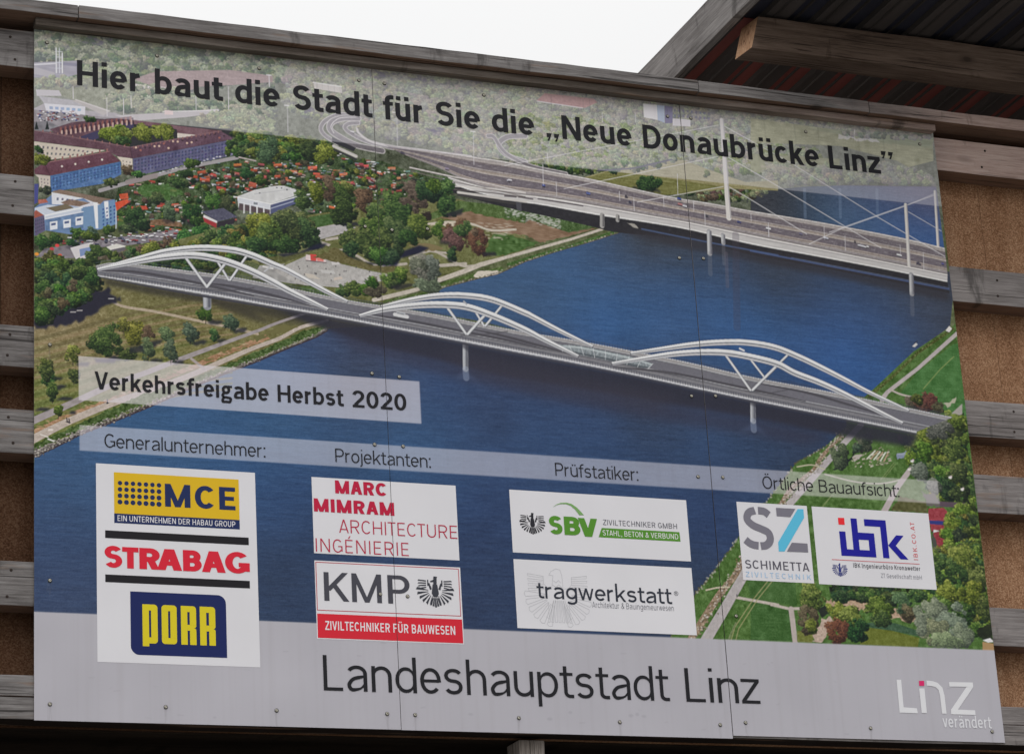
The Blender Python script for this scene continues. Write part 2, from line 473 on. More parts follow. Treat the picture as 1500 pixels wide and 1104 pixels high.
def fill(pts, col, alpha=1.0, amp=(), soft=0, rag=0, raw=False, curve=False):
    P = np.asarray(pts, float) if raw else B(pts)
    if curve: P = smooth(np.vstack([P, P[:1]]))[:-1]
    if rag:
        # ragged edge: subdivide and jitter
        Q = []
        for a, b_ in zip(P, np.roll(P, -1, 0)):
            n_ = max(1, int(np.hypot(*(b_ - a)) / 4))
            for t in np.arange(n_) / n_: Q.append(a + (b_ - a) * t)
        P = np.array(Q) + rg.normal(0, rag, (len(Q), 2))
    cv = cover(P)
    if cv is None: return
    if soft:
        y0, x0, mk = cv; p = int(soft * 3)
        ya, xa = max(y0 - p, 0), max(x0 - p, 0); yb, xb = min(y0 + mk.shape[0] + p, PH), min(x0 + mk.shape[1] + p, PW)
        big = np.zeros((yb - ya, xb - xa), np.float32); big[y0 - ya:y0 - ya + mk.shape[0], x0 - xa:x0 - xa + mk.shape[1]] = mk
        cv = (ya, xa, blur(big, soft))
    put(cv, col, alpha, amp)

def line(pts, wd, col, alpha=1.0, curve=False, raw=False, amp=()):
    """stroke of width wd (a number, or one per traced point)"""
    P = np.asarray(pts, float) if raw else B(pts)
    wd = np.broadcast_to(np.asarray(wd, float), (len(P),))
    if curve and len(P) > 2:
        Q = smooth(np.column_stack([P, wd])); P, wd = Q[:, :2], Q[:, 2]
    pad = wd.max() / 2 + 2
    x0 = max(int(P[:, 0].min() - pad), 0); x1 = min(int(P[:, 0].max() + pad) + 1, PW)
    y0 = max(int(P[:, 1].min() - pad), 0); y1 = min(int(P[:, 1].max() + pad) + 1, PH)
    if x1 <= x0 or y1 <= y0: return
    mk = np.zeros((y1 - y0, x1 - x0), np.float32)
    for i in range(len(P) - 1):
        a, b_ = P[i], P[i + 1]; d = b_ - a; L2 = d @ d
        if L2 < 1e-9: continue
        q = max(wd[i], wd[i + 1]) / 2 + 1.5
        u0 = max(int(min(a[0], b_[0]) - q), x0); u1 = min(int(max(a[0], b_[0]) + q) + 2, x1)
        v0 = max(int(min(a[1], b_[1]) - q), y0); v1 = min(int(max(a[1], b_[1]) + q) + 2, y1)
        if u1 <= u0 or v1 <= v0: continue
        X, Y = np.meshgrid(np.arange(u0, u1) + .5 - a[0], np.arange(v0, v1) + .5 - a[1])
        t = np.clip((X * d[0] + Y * d[1]) / L2, 0, 1)
        D = np.hypot(X - t * d[0], Y - t * d[1])
        ww = wd[i] + (wd[i + 1] - wd[i]) * t
        c = np.clip(ww / 2 - D + .5, 0, 1) * np.minimum(1, ww)
        s_ = mk[v0 - y0:v1 - y0, u0 - x0:u1 - x0]
        np.maximum(s_, c, out=s_)
    put((y0, x0, mk), col, alpha, amp)

def dot(x, y, rx, ry, col, alpha=1.0):
    """small soft-edged ellipse at print point (x, y)"""
    x0 = int(x - rx - 1); x1 = int(x + rx + 2); y0 = int(y - ry - 1); y1 = int(y + ry + 2)
    if x0 < 0 or y0 < 0 or x1 > PW or y1 > PH: return
    X = (np.arange(x0, x1) + .5 - x) / rx; Y = (np.arange(y0, y1) + .5 - y) / ry
    d = np.sqrt(X[None] ** 2 + Y[:, None] ** 2)
    mk = np.clip((1 - d) * min(rx, ry) + .5, 0, 1) * alpha
    t = img[y0:y1, x0:x1]
    t += (np.asarray(col, np.float32) - t) * mk[..., None].astype(np.float32)

def blocks(x, y, w, h, col, alpha=1.0, sk=0.0):
    fill([(x, y), (x + w, y + sk * w), (x + w, y + sk * w + h), (x, y + h)], col, alpha, raw=True)

PAL = {                      # dark, mid, light
    'g': ((18, 30, 22), (50, 74, 36), (112, 132, 72)),
    'd': ((13, 24, 22), (36, 58, 34), (84, 108, 62)),
    'y': ((30, 38, 20), (88, 98, 38), (158, 162, 84)),
    'l': ((28, 40, 18), (76, 98, 36), (146, 160, 78)),
    'b': ((40, 34, 30), (84, 72, 58), (122, 108, 88)),
    'r': ((44, 30, 30), (88, 62, 52), (122, 92, 74)),
    'w': ((46, 52, 46), (92, 100, 86), (136, 142, 126)),
    'e': ((28, 38, 32), (62, 80, 60), (112, 128, 96)),
    'h': ((60, 64, 64), (116, 126, 90), (176, 184, 140)),      # distant, hazy
    'k': ((78, 76, 86), (124, 124, 106), (172, 172, 150)),     # bare, hazy
}
def mix3(p, s):
    d, m_, l_ = (np.asarray(c, float) for c in p)
    return d + (m_ - d) * (s / .5) if s < .5 else m_ + (l_ - m_) * min((s - .5) / .5, 1)

def tree(cx, cy, rx, ry, pal='g', leaf=1.5, dens=1.0, shade=0.0, raw=False, trunk=0.0, lobe=None, gap=0.0):
    """a crown built from many leaf touches in ragged clumps, lit from the upper left"""
    if not raw:
        c = B([(cx, cy)])[0]; cx, cy = c
    p = PAL[pal] if isinstance(pal, str) else pal
    j = rg.normal(0, 5, 3) * (1, .8, .7)
    p = [tuple(np.clip(np.array(c) + j * k, 4, 250)) for c, k in zip(p, (.4, 1, 1.3))]
    leaf = leaf * .74
    if shade:
        fill([(cx - rx * .5 + rx * 1.5 * math.cos(a) * (1 if math.cos(a) > 0 else .5), cy + ry * .85 + ry * .38 * math.sin(a)) for a in np.linspace(0, 6.28, 20)[:-1]],
             (26, 28, 38), shade, soft=1, rag=1.2, raw=True)
    if trunk:
        line([(cx, cy + ry * .5), (cx, cy + ry + trunk)], 1.2, (52, 46, 38), .9, raw=True)
    area = rx * ry
    lb = (lobe or max(3.2, min(8, .40 * math.sqrt(area)))) * .82
    K = max(4, int(2.0 * area / (lb * lb)) + 1)
    L = []
    f1_, f2_ = rg.uniform(0, 6.283, 2)
    for _ in range(K):
        a = rg.uniform(0, 6.283); r = math.sqrt(rg.uniform(0, 1)) * (1 + .16 * math.sin(2 * a + f1_) + .16 * math.sin(3 * a + f2_))
        L.append((cx + (rx - lb * .5) * r * math.cos(a), cy + (ry - lb * .5) * r * math.sin(a), lb * rg.uniform(.55, 1.35)))
    L.sort(key=lambda t: t[1] + rg.normal(0, 2))
    for lx, ly, lr in L:
        dot(lx + 1, ly + 1.2, lr * .9, lr * .85, p[0], .8 - gap)
    for lx, ly, lr in L:
        tone = rg.normal(0, .10) + .28 * (-(lx - cx) / rx * .55 - (ly - cy) / ry * .85)
        n_ = max(5, int(dens * 2.3 * lr * lr / (leaf * leaf)))
        a = rg.uniform(0, 6.283, n_); r = rg.uniform(0, 1, n_) ** .55 * 1.12
        dx, dy = r * np.cos(a), r * np.sin(a)
        sv_ = .40 + tone + .22 * (-.5 * dx - .85 * dy) + rg.normal(0, .22, n_)
        sz = leaf * rg.uniform(.55, 1.35, (n_, 2)) * (1, .8)
        for i in range(n_):
            dot(lx + dx[i] * lr, ly + dy[i] * lr, sz[i, 0], sz[i, 1], mix3(p, min(max(sv_[i], 0), 1)), .85)

def inside(P, x, y):
    c = False
    for (xa, ya), (xb, yb) in zip(P, np.roll(P, -1, 0)):
        if (ya > y) != (yb > y) and x < (xb - xa) * (y - ya) / (yb - ya) + xa: c = not c
    return c

def forest(pts, pals, size=(6, 11), step=7, leaf=1.3, dens=.8, base=None, raw=False, squash=.8, gap=0.0):
    P = np.asarray(pts, float) if raw else B(pts)
    if base is not None: fill(P, base, raw=True, amp=((noise(5), 8), (noise(1.5), 7)), rag=2)
    x0, y0 = P.min(0); x1, y1 = P.max(0)
    rows = []
    y = y0
    while y < y1:
        x = x0
        while x < x1:
            a, b_ = x + rg.normal(0, step * .4), y + rg.normal(0, step * .35)
            if inside(P, a, b_): rows.append((b_, a))
            x += step * 1.25
        y += step * .72
    rows.sort()
    for b_, a in rows:
        r = rg.uniform(*size)
        tree(a, b_, r, r * squash, pals[rg.integers(len(pals))], leaf, dens, raw=True, gap=gap)

def idw(samples, pw=2.0):
    """a smooth colour field through (x, y, rgb) samples"""
    pts = B([s[:2] for s in samples]); cols = np.array([s[2] for s in samples], float)
    gy, gx = np.mgrid[0:PH:16, 0:PW:16]
    d = ((gx[..., None] - pts[:, 0]) ** 2 + (gy[..., None] - pts[:, 1]) ** 2 + 60) ** (-pw / 1.0)
    c = (d[..., None] * cols).sum(2) / d.sum(2)[..., None]
    return np.stack([upsample(np.pad(blur(c[..., k], 2), ((0, 1), (0, 1)), mode='edge'), PH, PW) for k in range(3)], 2).astype(np.float32)

def windows(quad, nx, ny, col, wx=.5, wy=.5, alpha=.9, off=(.5, .5)):
    q = B(quad)               # tl, tr, br, bl
    for j in range(ny):
        for i in range(nx):
            c = []
            for du, dv in ((-wx / 2, -wy / 2), (wx / 2, -wy / 2), (wx / 2, wy / 2), (-wx / 2, wy / 2)):
                u = (i + off[0] + du) / nx; v_ = (j + off[1] + dv) / ny
                c.append((q[0] * (1 - u) + q[1] * u) * (1 - v_) + (q[3] * (1 - u) + q[2] * u) * v_)
            fill(c, np.asarray(col) + rg.normal(0, 6, 3), alpha, raw=True)
def between(F, N_, t):
    """curve at share t between two traced edges"""
    F, N_ = smooth(B(F), 10), smooth(B(N_), 10)
    def res(P, n_=160):
        s = np.r_[0, np.cumsum(np.hypot(*np.diff(P, axis=0).T))]; q = np.linspace(0, s[-1], n_)
        return np.stack([np.interp(q, s, P[:, 0]), np.interp(q, s, P[:, 1])], 1)
    a, b_ = res(F), res(N_)
    return a * (1 - t) + b_ * t
def strip(F, N_, t0, t1, col, alpha=1.0, amp=()):
    a, b_ = between(F, N_, t0), between(F, N_, t1)
    fill(np.vstack([a, b_[::-1]]), col, alpha, amp, raw=True)

OFF = {'A': (0, 0), 'B': (370, 0), 'C': (740, 0), 'D': (1100, 0), 'E': (0, 270), 'F': (370, 270), 'G': (740, 270), 'H': (1100, 270),
       'I': (0, 540), 'J': (370, 540), 'K': (740, 540), 'L': (1100, 540), 'M': (0, 804), 'N': (370, 804), 'O': (740, 804), 'P': (1100, 804)}
def K(k, *xy):
    """measured points, taken on a 3.68x enlargement of tile k"""
    ox, oy = OFF[k]
    return [(ox + xy[i] / 3.68, oy + xy[i + 1] / 3.68) for i in range(0, len(xy), 2)]

n1, n2, n4, n8, n20, n60 = noise(1.2), noise(2.3), noise(4.5), noise(9), noise(22), noise(60)
hz = noise(14, 1.6); hz2 = noise(30, 3); hz3 = noise(6, 1.1)

# --- first wash over the whole sheet
fill([(30, 20), (1500, 20), (1500, 1100), (30, 1100)], (84, 92, 60), amp=((n8, 8), (n2, 6)))
# --- far bank: woods under haze
fill([(40, 20), (1400, 160), (1400, 330), (40, 330)], (84, 90, 74), amp=((n20, 8), (n4, 8), (n1, 6)))
forest([(50, 38), (430, 80), (420, 118), (200, 132), (50, 130)], ['h', 'h', 'd', 'g'], (6, 11), 8, 1.5, .8)
forest([(420, 78), (800, 122), (800, 250), (640, 215), (520, 190), (420, 160)], ['h', 'k', 'h', 'k'], (5, 9), 7, 1.4, .75)
forest([(800, 120), (1368, 190), (1368, 215), (1100, 205), (800, 170)], ['k', 'h', 'k'], (4, 8), 8, 1.4, .7)
forest([(740, 165), (1000, 190), (1200, 220), (1200, 262), (1010, 250), (870, 258), (750, 240)], ['h', 'h', 'l', 'k'], (5, 9), 7, 1.4, .8)
# purple shade of clearings among the far trees
for x, y, rx, ry in ((140, 60, 22, 6), (450, 165, 14, 7), (620, 118, 24, 6), (640, 190, 10, 7), (700, 115, 20, 5), (960, 236, 46, 5), (905, 248, 40, 4), (300, 68, 20, 5), (400, 80, 22, 4), (560, 110, 16, 4), (1210, 262, 30, 3)):
    for _ in range(14):
        c = B([(x + rg.normal(0, rx * .5), y + rg.normal(0, ry * .5) + (x * 0))])[0]
        dot(c[0], c[1], rg.uniform(2, 5), rg.uniform(1.2, 2.6), (66, 62, 86), .55)

# far clearings and buildings behind the headline
fill(K('C', 170, 545, 215, 505, 480, 535, 500, 555, 430, 585), (158, 104, 100), amp=((n2, 5),))
line(K('C', 175, 548, 420, 585), 1.5, (212, 204, 205))
fill(K('C', 745, 560, 820, 568, 825, 650, 750, 635), (226, 224, 226)); fill(K('C', 820, 568, 860, 572, 862, 665, 825, 650), (150, 170, 200))
fill(K('C', 862, 572, 905, 578, 905, 665, 864, 668), (70, 66, 110)); windows(K('C', 905, 580, 1110, 605, 1110, 655, 905, 640), 9, 2, (70, 70, 100), .5, .5)
fill(K('C', 905, 640, 1000, 650, 1000, 685, 905, 680), (205, 200, 205))
fill(K('B', 330, 445, 480, 470, 485, 505, 335, 480), (196, 190, 182)); line(K('B', 330, 447, 480, 470), 2, (230, 226, 222))
for k in range(5): line(K('B', 345 + 32 * k, 452 + 5 * k, 347 + 32 * k, 482 + 5 * k), .8, (160, 156, 150))
fill(K('D', 0, 640, 480, 705, 980, 755, 985, 870, 850, 905, 790, 870, 480, 790, 0, 770), (138, 140, 96), amp=((n8, 7), (hz, 6), (n1, 4)))
fill(K('D', 300, 690, 980, 750, 980, 800, 700, 770), (104, 118, 82), .8, amp=((hz, 6),), soft=2)
fill(K('D', 0, 830, 480, 860, 480, 960, 300, 940, 0, 930), (120, 124, 84), amp=((n4, 8),))
forest(K('D', 480, 700, 980, 735, 980, 752, 700, 745, 480, 735), ['e', 'k'], (3, 5), 6, 1.2, .7)
fill(K('D', 480, 730, 700, 758, 690, 768, 480, 745), (214, 210, 214), .7, rag=1.5)
line(K('D', 560, 700, 560, 760), .9, (225, 222, 225), .8); line(K('D', 560, 705, 545, 765), .7, (225, 222, 225), .6)
forest(K('D', 60, 880, 480, 890, 480, 985, 60, 1000), ['h', 'k'], (6, 9), 8, 1.4, .8)
forest(K('D', 500, 900, 760, 880, 990, 960, 990, 1000, 500, 985), ['h', 'k'], (6, 9), 8, 1.4, .8)
line(K('D', 300, 1018, 500, 1005, 990, 1012), 3.0, (70, 66, 92), .8)

# left: works, tower, car park
fill(K('A', 180, 340, 420, 330, 430, 400, 320, 430, 180, 420), (128, 126, 142), amp=((hz, 6),))
fill(K('A', 180, 360, 300, 395, 290, 420, 180, 400), (156, 152, 160)); line(K('A', 180, 352, 300, 345), 2.4, (206, 206, 214)); line(K('A', 330, 345, 410, 352), 5, (92, 92, 118))
for x, w in ((305, 2), (322, 1.2), (337, 2)): line(K('A', x, 262 if x < 330 else 290, x + 1, 395), w, (214, 218, 226))
for y in (280, 310, 340, 370): line(K('A', 305, y, 338, y + 2), 1.0, (196, 202, 214))
fill(K('A', 180, 425, 440, 420, 700, 455, 760, 500, 560, 600, 460, 560, 330, 520, 180, 480), (106, 112, 86), amp=((n4, 9), (n1, 6)))
forest(K('A', 190, 420, 420, 410, 480, 450, 330, 480, 200, 475), ['h'], (5, 8), 8, 1.4, .8)
fill(K('A', 195, 485, 320, 490, 335, 520, 200, 520), (176, 172, 176))
fill(K('A', 180, 590, 240, 560, 480, 600, 620, 610, 700, 640, 480, 650, 380, 680, 180, 700), (142, 136, 142), amp=((n4, 5),))
fill(K('A', 210, 520, 400, 543, 462, 575, 240, 562), (152, 150, 156), amp=((n2, 4),)); fill(K('A', 240, 560, 462, 576, 460, 622, 380, 610, 250, 598), (205, 206, 214))
windows(K('A', 262, 572, 445, 586, 443, 606, 264, 594), 6, 1, (100, 130, 178), .6, .7)
for _ in range(90):
    p = K('A', rg.uniform(195, 420), rg.uniform(595, 650))[0]
    c = B([p])[0]; blocks(c[0], c[1], rg.uniform(2, 4), rg.uniform(1.2, 2.2), [(212, 210, 216), (196, 198, 210), (66, 76, 128), (60, 60, 72), (120, 62, 62)][rg.integers(5)])
fill(K('A', 390, 545, 420, 540, 600, 600, 560, 625), (164, 156, 152), .9); line(K('A', 410, 540, 590, 602), 1.4, (196, 190, 186))
# long mauve-roofed row in the distance
fill(K('A', 720, 430, 840, 388, 1240, 380, 1472, 412, 1472, 445, 1250, 462, 1080, 470, 1000, 500, 830, 470), (138, 112, 110), amp=((n2, 5), (hz, 4)))
fill(K('A', 700, 450, 830, 470, 850, 500, 760, 480), (212, 204, 200)); line(K('A', 850, 470, 1100, 520), 3, (196, 186, 184), .8)
forest(K('A', 560, 510, 760, 470, 1000, 500, 1170, 560, 1472, 470, 1472, 620, 1200, 640, 1060, 600, 850, 610, 620, 600), ['h', 'h', 'd'], (6, 10), 8, 1.5, .85)
fill(K('A', 620, 625, 900, 610, 1180, 590, 1180, 612, 1000, 635, 720, 655), (170, 164, 166)); line(K('A', 880, 605, 1180, 597), 1.6, (214, 208, 206))
fill(K('A', 888, 596, 935, 600, 935, 622, 890, 620), (218, 190, 186))
for x, y0, y1 in ((1233, 470, 625), (577, 530, 628), (667, 535, 620), (395, 470, 535), (708, 520, 585), (1058, 520, 598), (1452, 405, 470)): line(K('A', x, y0, x + 2, y1), 1.0, (206, 202, 206), .9)
forest(K('A', 1040, 640, 1240, 610, 1472, 620, 1472, 735, 1220, 715, 1180, 700), ['h', 'h'], (6, 10), 8, 1.5, .9)

# --- the housing blocks
ROOF = (94, 68, 78)
def roofing(k, *xy, col=ROOF):
    fill(K(k, *xy), col, amp=((n2, 2.5), (n8, 4), (n1, 2)))
fill(K('A', 185, 660, 260, 655, 330, 690, 260, 720, 185, 705), (120, 118, 124), amp=((n4, 6),))
fill(K('A', 500, 640, 1260, 700, 1250, 800, 700, 830, 380, 760), (46, 46, 50))
roofing('A', 270, 700, 390, 662, 710, 630, 722, 655, 500, 718, 430, 742, 300, 722)
fill(K('A', 430, 742, 500, 716, 722, 655, 722, 690, 540, 745, 500, 760), (62, 58, 86))
for i in range(16):
    x = 330 + i * 25; y = 700 - i * 3.9
    line(K('A', x, y - 8, x, y + 14), 2.6, (128, 84, 80)); line(K('A', x + 5, y + 10, x + 5, y + 30), 2.4, (178, 150, 142)); line(K('A', x + 12, y - 2, x + 16, y + 26), 1.8, (62, 44, 56))
roofing('A', 722, 648, 955, 680, 1200, 708, 1190, 716, 960, 742, 955, 700, 725, 672, col=(112, 84, 92))
fill(K('A', 958, 720, 1060, 730, 1060, 745, 958, 745), (196, 186, 178))
forest(K('A', 535, 720, 570, 690, 660, 690, 700, 740, 700, 775, 560, 765), ['y'], (7, 9), 8, 1.4, 1)
tree(*K('A', 600, 725)[0], 15, 10, 'y', 1.4, 1.2); tree(*K('A', 765, 720)[0], 16, 14, 'y', 1.4, 1.2); tree(*K('A', 880, 720)[0], 19, 14, 'y', 1.4, 1.2); tree(*K('A', 660, 760)[0], 12, 7, 'g', 1.3)
roofing('A', 185, 706, 290, 716, 705, 796, 716, 858, 640, 848, 570, 812, 185, 764)
roofing('A', 705, 796, 1190, 708, 1265, 752, 716, 858, col=(90, 66, 80))
line(K('A', 705, 797, 1190, 709), 1.2, (134, 104, 108), .8); line(K('A', 190, 707, 705, 797), 1.2, (132, 104, 106), .7); line(K('A', 705, 797, 716, 858), 1.2, (66, 46, 58))
fill(K('A', 185, 765, 570, 814, 500, 828, 420, 846, 250, 866, 185, 795), (190, 180, 168)); windows(K('A', 200, 775, 490, 812, 470, 850, 200, 845), 12, 2, (88, 84, 96), .36, .4)
fill(K('A', 716, 858, 1265, 753, 1268, 838, 1090, 880, 765, 948, 718, 940), (90, 90, 118), amp=((n2, 3), (n8, 4)))
windows(K('A', 722, 862, 1262, 762, 1262, 832, 722, 936), 30, 4, (58, 60, 96), .42, .5); windows(K('A', 722, 862, 1262, 762, 1262, 832, 722, 936), 15, 2, (116, 120, 166), .16, .22, .6)
fill(K('A', 632, 846, 716, 858, 718, 940, 660, 905, 655, 872), (196, 186, 174)); windows(K('A', 655, 862, 712, 870, 712, 930, 660, 905), 3, 3, (110, 102, 104), .3, .4)
for i in range(20):
    x = 735 + i * 25; y = 838 - i * 4.6 + rg.normal(0, 5)
    c = B(K('A', x, y - 26 + rg.uniform(-14, 14)))[0]; dot(c[0], c[1], 1.6, 1.6, [(206, 178, 160), (150, 96, 88), (60, 44, 54)][rg.integers(3)], .9)
    c = B(K('A', 720 + i * 24, 800 - i * 4.4))[0]; blocks(c[0], c[1] - 3, 1.8, 4, (128, 92, 92))
for i in range(12):
    c = B(K('A', 230 + i * 40, 712 + i * 7.4))[0]; blocks(c[0], c[1] - 3, 1.8, 3.5, (132, 96, 94))
roofing('A', 186, 915, 240, 880, 590, 818, 652, 873, 272, 950, 190, 942, col=(96, 62, 74))
line(K('A', 240, 881, 590, 819), 1.2, (140, 102, 104)); line(K('A', 240, 881, 272, 950), 1.2, (70, 44, 56))
for i in range(9):
    c = B(K('A', 255 + i * 40, 872 - i * 7))[0]; blocks(c[0], c[1] - 3.5, 2.4, 4.5, (140, 100, 96))
    if i % 2: c = B(K('A', 300 + i * 36, 905 - i * 6))[0]; dot(c[0], c[1], 1.5, 1.5, (214, 196, 184))
fill(K('A', 272, 950, 652, 874, 656, 942, 560, 992, 276, 1038), (76, 106, 150), amp=((n2, 5), (n8, 5)))
windows(K('A', 280, 958, 648, 884, 650, 936, 282, 1026), 20, 4, (54, 76, 118), .4, .5); windows(K('A', 280, 958, 648, 884, 650, 936, 282, 1026), 10, 2, (112, 150, 204), .16, .2, .7)
fill(K('A', 190, 943, 272, 951, 275, 1038, 215, 1010, 210, 960), (186, 176, 168)); windows(K('A', 215, 958, 268, 963, 268, 1025, 220, 1005), 3, 3, (100, 96, 104), .3, .4)
tree(*K('A', 222, 858)[0], 11, 10, 'y', 1.4); tree(*K('A', 205, 810)[0], 7, 6, 'd', 1.3); tree(*K('A', 250, 1025)[0], 8, 7, 'd', 1.3)
for x in (198, 256): fill(K('A', x - 10, 700, x, 655, x + 12, 700), (30, 40, 40))
tree(*K('A', 485, 645)[0], 8, 4, 'g', 1.2)

# --- allotment gardens
GA = K('A', 640, 1000, 760, 945, 1265, 840, 1240, 770, 1472, 740) + K('B', 370, 770, 560, 860, 700, 870, 860, 930, 1090, 960, 1050, 1104) + K('F', 980, 20, 850, 90, 640, 110, 420, 170, 290, 170, 240, 120) + K('E', 1270, 90, 1270, 180, 1180, 230, 960, 260, 640, 250, 620, 110)
fill(GA, (60, 76, 48), amp=((n8, 10), (n4, 10), (n1, 8)))
gp = B(GA)
for col, nn, sz in (((82, 108, 58), 200, (4, 9)), ((108, 112, 84), 130, (3, 8)), ((36, 50, 36), 220, (3, 6)), ((122, 118, 106), 110, (2, 7)), ((98, 88, 74), 90, (2, 6))):
    for _ in range(nn):
        x, y = rg.uniform(*gp[:, 0][[gp[:, 0].argmin(), gp[:, 0].argmax()]]), rg.uniform(gp[:, 1].min(), gp[:, 1].max())
        if inside(gp, x, y):
            a = rg.uniform(*sz); blocks(x, y, a, a * .4, np.array(col) + rg.normal(0, 8, 3), .75, rg.choice([-.25, .12]))
items = []
for _ in range(1700):
    x, y = rg.uniform(gp[:, 0].min(), gp[:, 0].max()), rg.uniform(gp[:, 1].min(), gp[:, 1].max())
    if inside(gp, x, y): items.append((y, x))
items.sort()
for y, x in items:
    q = rg.random()
    if q < .15 + .06 * np.sign(noise(26)[int(min(y, PH - 1)), int(min(x, PW - 1))]):
        a = rg.uniform(4, 12); c = np.array([(166, 92, 74), (148, 80, 68), (172, 108, 86), (122, 76, 68), (184, 92, 68), (134, 96, 84)][rg.integers(6)], float) + rg.normal(0, 10, 3)
        sk = rg.uniform(-.2, .15); blocks(x + 1, y + a * .25, a * .9, a * .34, (44, 42, 44), 1, sk)
        blocks(x, y, a, a * .32, c, 1, sk); blocks(x, y + a * .3, a * .7, a * .14, c * .55, 1, sk)
    elif q < .34:
        a = rg.uniform(3, 8); blocks(x, y, a, a * .32, [(196, 192, 192), (164, 168, 176), (110, 140, 134), (150, 130, 116), (214, 210, 208)][rg.integers(5)], 1, rg.uniform(-.2, .15)); blocks(x, y + a * .3, a, a * .2, (52, 50, 52))
    elif q < .56:
        r = rg.uniform(2.0, 4.6); tree(x, y, r, r * .85, ['g', 'd', 'g', 'l', 'b', 'e', 'd'][rg.integers(7)], 1.2, 1, raw=True)
    elif q < .7:
        dot(x, y, 1, 1, (220, 214, 208))
for x, y in ((350, 275), (410, 290), (480, 298), (530, 312), (548, 302), (610, 237), (690, 217), (770, 200), (650, 215), (740, 252), (885, 250), (900, 298), (1020, 220), (1010, 262), (1050, 270), (1085, 245), (1055, 307), (1150, 302), (160, 375), (75, 388), (10, 365), (470, 245), (340, 247), (125, 282), (230, 400), (660, 262), (720, 240), (860, 262), (930, 255), (1000, 210), (560, 235), (415, 310), (300, 262), (585, 262), (1110, 320), (700, 275), (440, 262), (385, 250), (520, 268), (800, 228), (835, 262), (960, 290)):
    c = B([(180 + x / 2.885 + rg.normal(0, 1), 170 + y / 2.885)])[0]; a = rg.uniform(8, 15); hh = a * rg.uniform(.26, .36); sk = rg.uniform(-.22, .2)
    col = np.array([(186, 96, 78), (172, 82, 66), (196, 108, 84), (160, 92, 84), (150, 70, 60)][rg.integers(5)], float) + rg.normal(0, 7, 3)
    blocks(c[0] - a / 2 + 1, c[1] + hh * .3, a, hh * 1.1, (40, 40, 42), .85, sk); blocks(c[0] - a / 2, c[1] - hh, a, hh, col, 1, sk); blocks(c[0] - a / 2, c[1], a, hh * .5, col * .62, 1, sk); blocks(c[0] - a * .3, c[1] + hh * .05, a * .3, hh * .5, (176, 160, 150), .8, sk)
    for _ in range(3): q_ = c + rg.normal(0, 9, 2); a = rg.uniform(3, 7); blocks(q_[0], q_[1], a, a * .3, [(190, 190, 192), (128, 150, 150), (160, 150, 140), (110, 112, 124)][rg.integers(4)], .9, rg.uniform(-.2, .2))
    for _ in range(2): q_ = c + rg.normal(0, 10, 2) + [0, 5]; r = rg.uniform(2.5, 5); tree(q_[0], q_[1], r, r * .85, ['g', 'd', 'y', 'b'][rg.integers(4)], 1.2, 1, raw=True)
fill(K('A', 740, 1010, 880, 990, 1000, 1040, 900, 1080, 760, 1060), (70, 104, 52), .8, amp=((n2, 8),), rag=2)
line(K('A', 540, 1030, 700, 985, 1000, 905, 1290, 850), 5.5, (150, 146, 148)); line(K('A', 690, 985, 840, 950), 8, (140, 130, 130), .9)
for i in range(26):
    c = B(K('A', 860 + i * 17, 930 - i * 4.5 + rg.normal(0, 5)))[0]; blocks(c[0], c[1], 3, 1.6, [(214, 212, 216), (90, 90, 104), (180, 182, 190)][rg.integers(3)])
for x, y, rx, ry, p_ in ((690, 915, 9, 8, 'b'), (740, 940, 7, 6, 'g'), (1030, 880, 11, 8, 'g'), (1228, 810, 5, 11, 'l'), (600, 985, 12, 6, 'g'), (950, 980, 13, 9, 'g'), (1000, 940, 10, 6, 'd'), (1330, 930, 10, 9, 'g'), (1410, 970, 9, 9, 'g'), (1430, 800, 12, 17, 'd'), (1330, 760, 18, 9, 'g'), (1400, 740, 22, 8, 'y'), (1470, 760, 16, 12, 'd')):
    tree(*K('A', x, y)[0], rx, ry, p_, 1.4, 1)
forest(K('A', 1230, 720, 1472, 735, 1472, 850, 1260, 830), ['g', 'g', 'd'], (6, 9), 8, 1.5, 1)
line(K('A', 1290, 850, 1380, 870), 2, (170, 160, 156))
# hedge line and trees under the motorway ramp
forest(K('B', 0, 735, 280, 755, 440, 780, 450, 870, 300, 860, 140, 855, 0, 850), ['g', 'd', 'g', 'y'], (7, 11), 9, 1.5, 1)
tree(*K('B', 85, 815)[0], 14, 19, 'e', 1.4, 1.1); tree(*K('B', 310, 810)[0], 16, 15, 'd', 1.5, 1.1); tree(*K('B', 395, 820)[0], 16, 17, 'y', 1.5, 1.1)

# white terraced block with blue front
fill(K('E', 186, 130, 280, 60, 620, 85, 632, 215, 545, 245, 380, 272, 250, 250, 186, 280), (104, 126, 162))
roofing('E', 285, 40, 325, 30, 610, 85, 560, 92, 540, 112, 450, 78, 300, 56, col=(126, 108, 96)); roofing('E', 330, 98, 380, 80, 490, 102, 440, 120, col=(128, 108, 94))
fill(K('E', 280, 45, 452, 78, 330, 98, 345, 112, 282, 110), (205, 206, 212)); fill(K('E', 452, 78, 545, 112, 440, 128, 345, 112, 330, 98, 380, 82, 490, 102), (198, 198, 206))
roofing('E', 330, 100, 375, 82, 488, 103, 430, 122, 350, 112, col=(124, 104, 92))
fill(K('E', 190, 130, 260, 112, 440, 128, 445, 150, 250, 190, 190, 160), (188, 194, 206)); fill(K('E', 250, 130, 360, 108, 400, 130, 300, 150), (110, 100, 82)); 
fill(K('E', 545, 112, 622, 86, 630, 214, 545, 242), (106, 136, 170)); fill(K('E', 440, 128, 545, 112, 548, 240, 450, 240), (110, 138, 170))
fill(K('E', 505, 100, 528, 100, 532, 240, 518, 240), (214, 216, 222)); fill(K('E', 562, 95, 585, 92, 590, 185, 572, 185), (214, 216, 222))
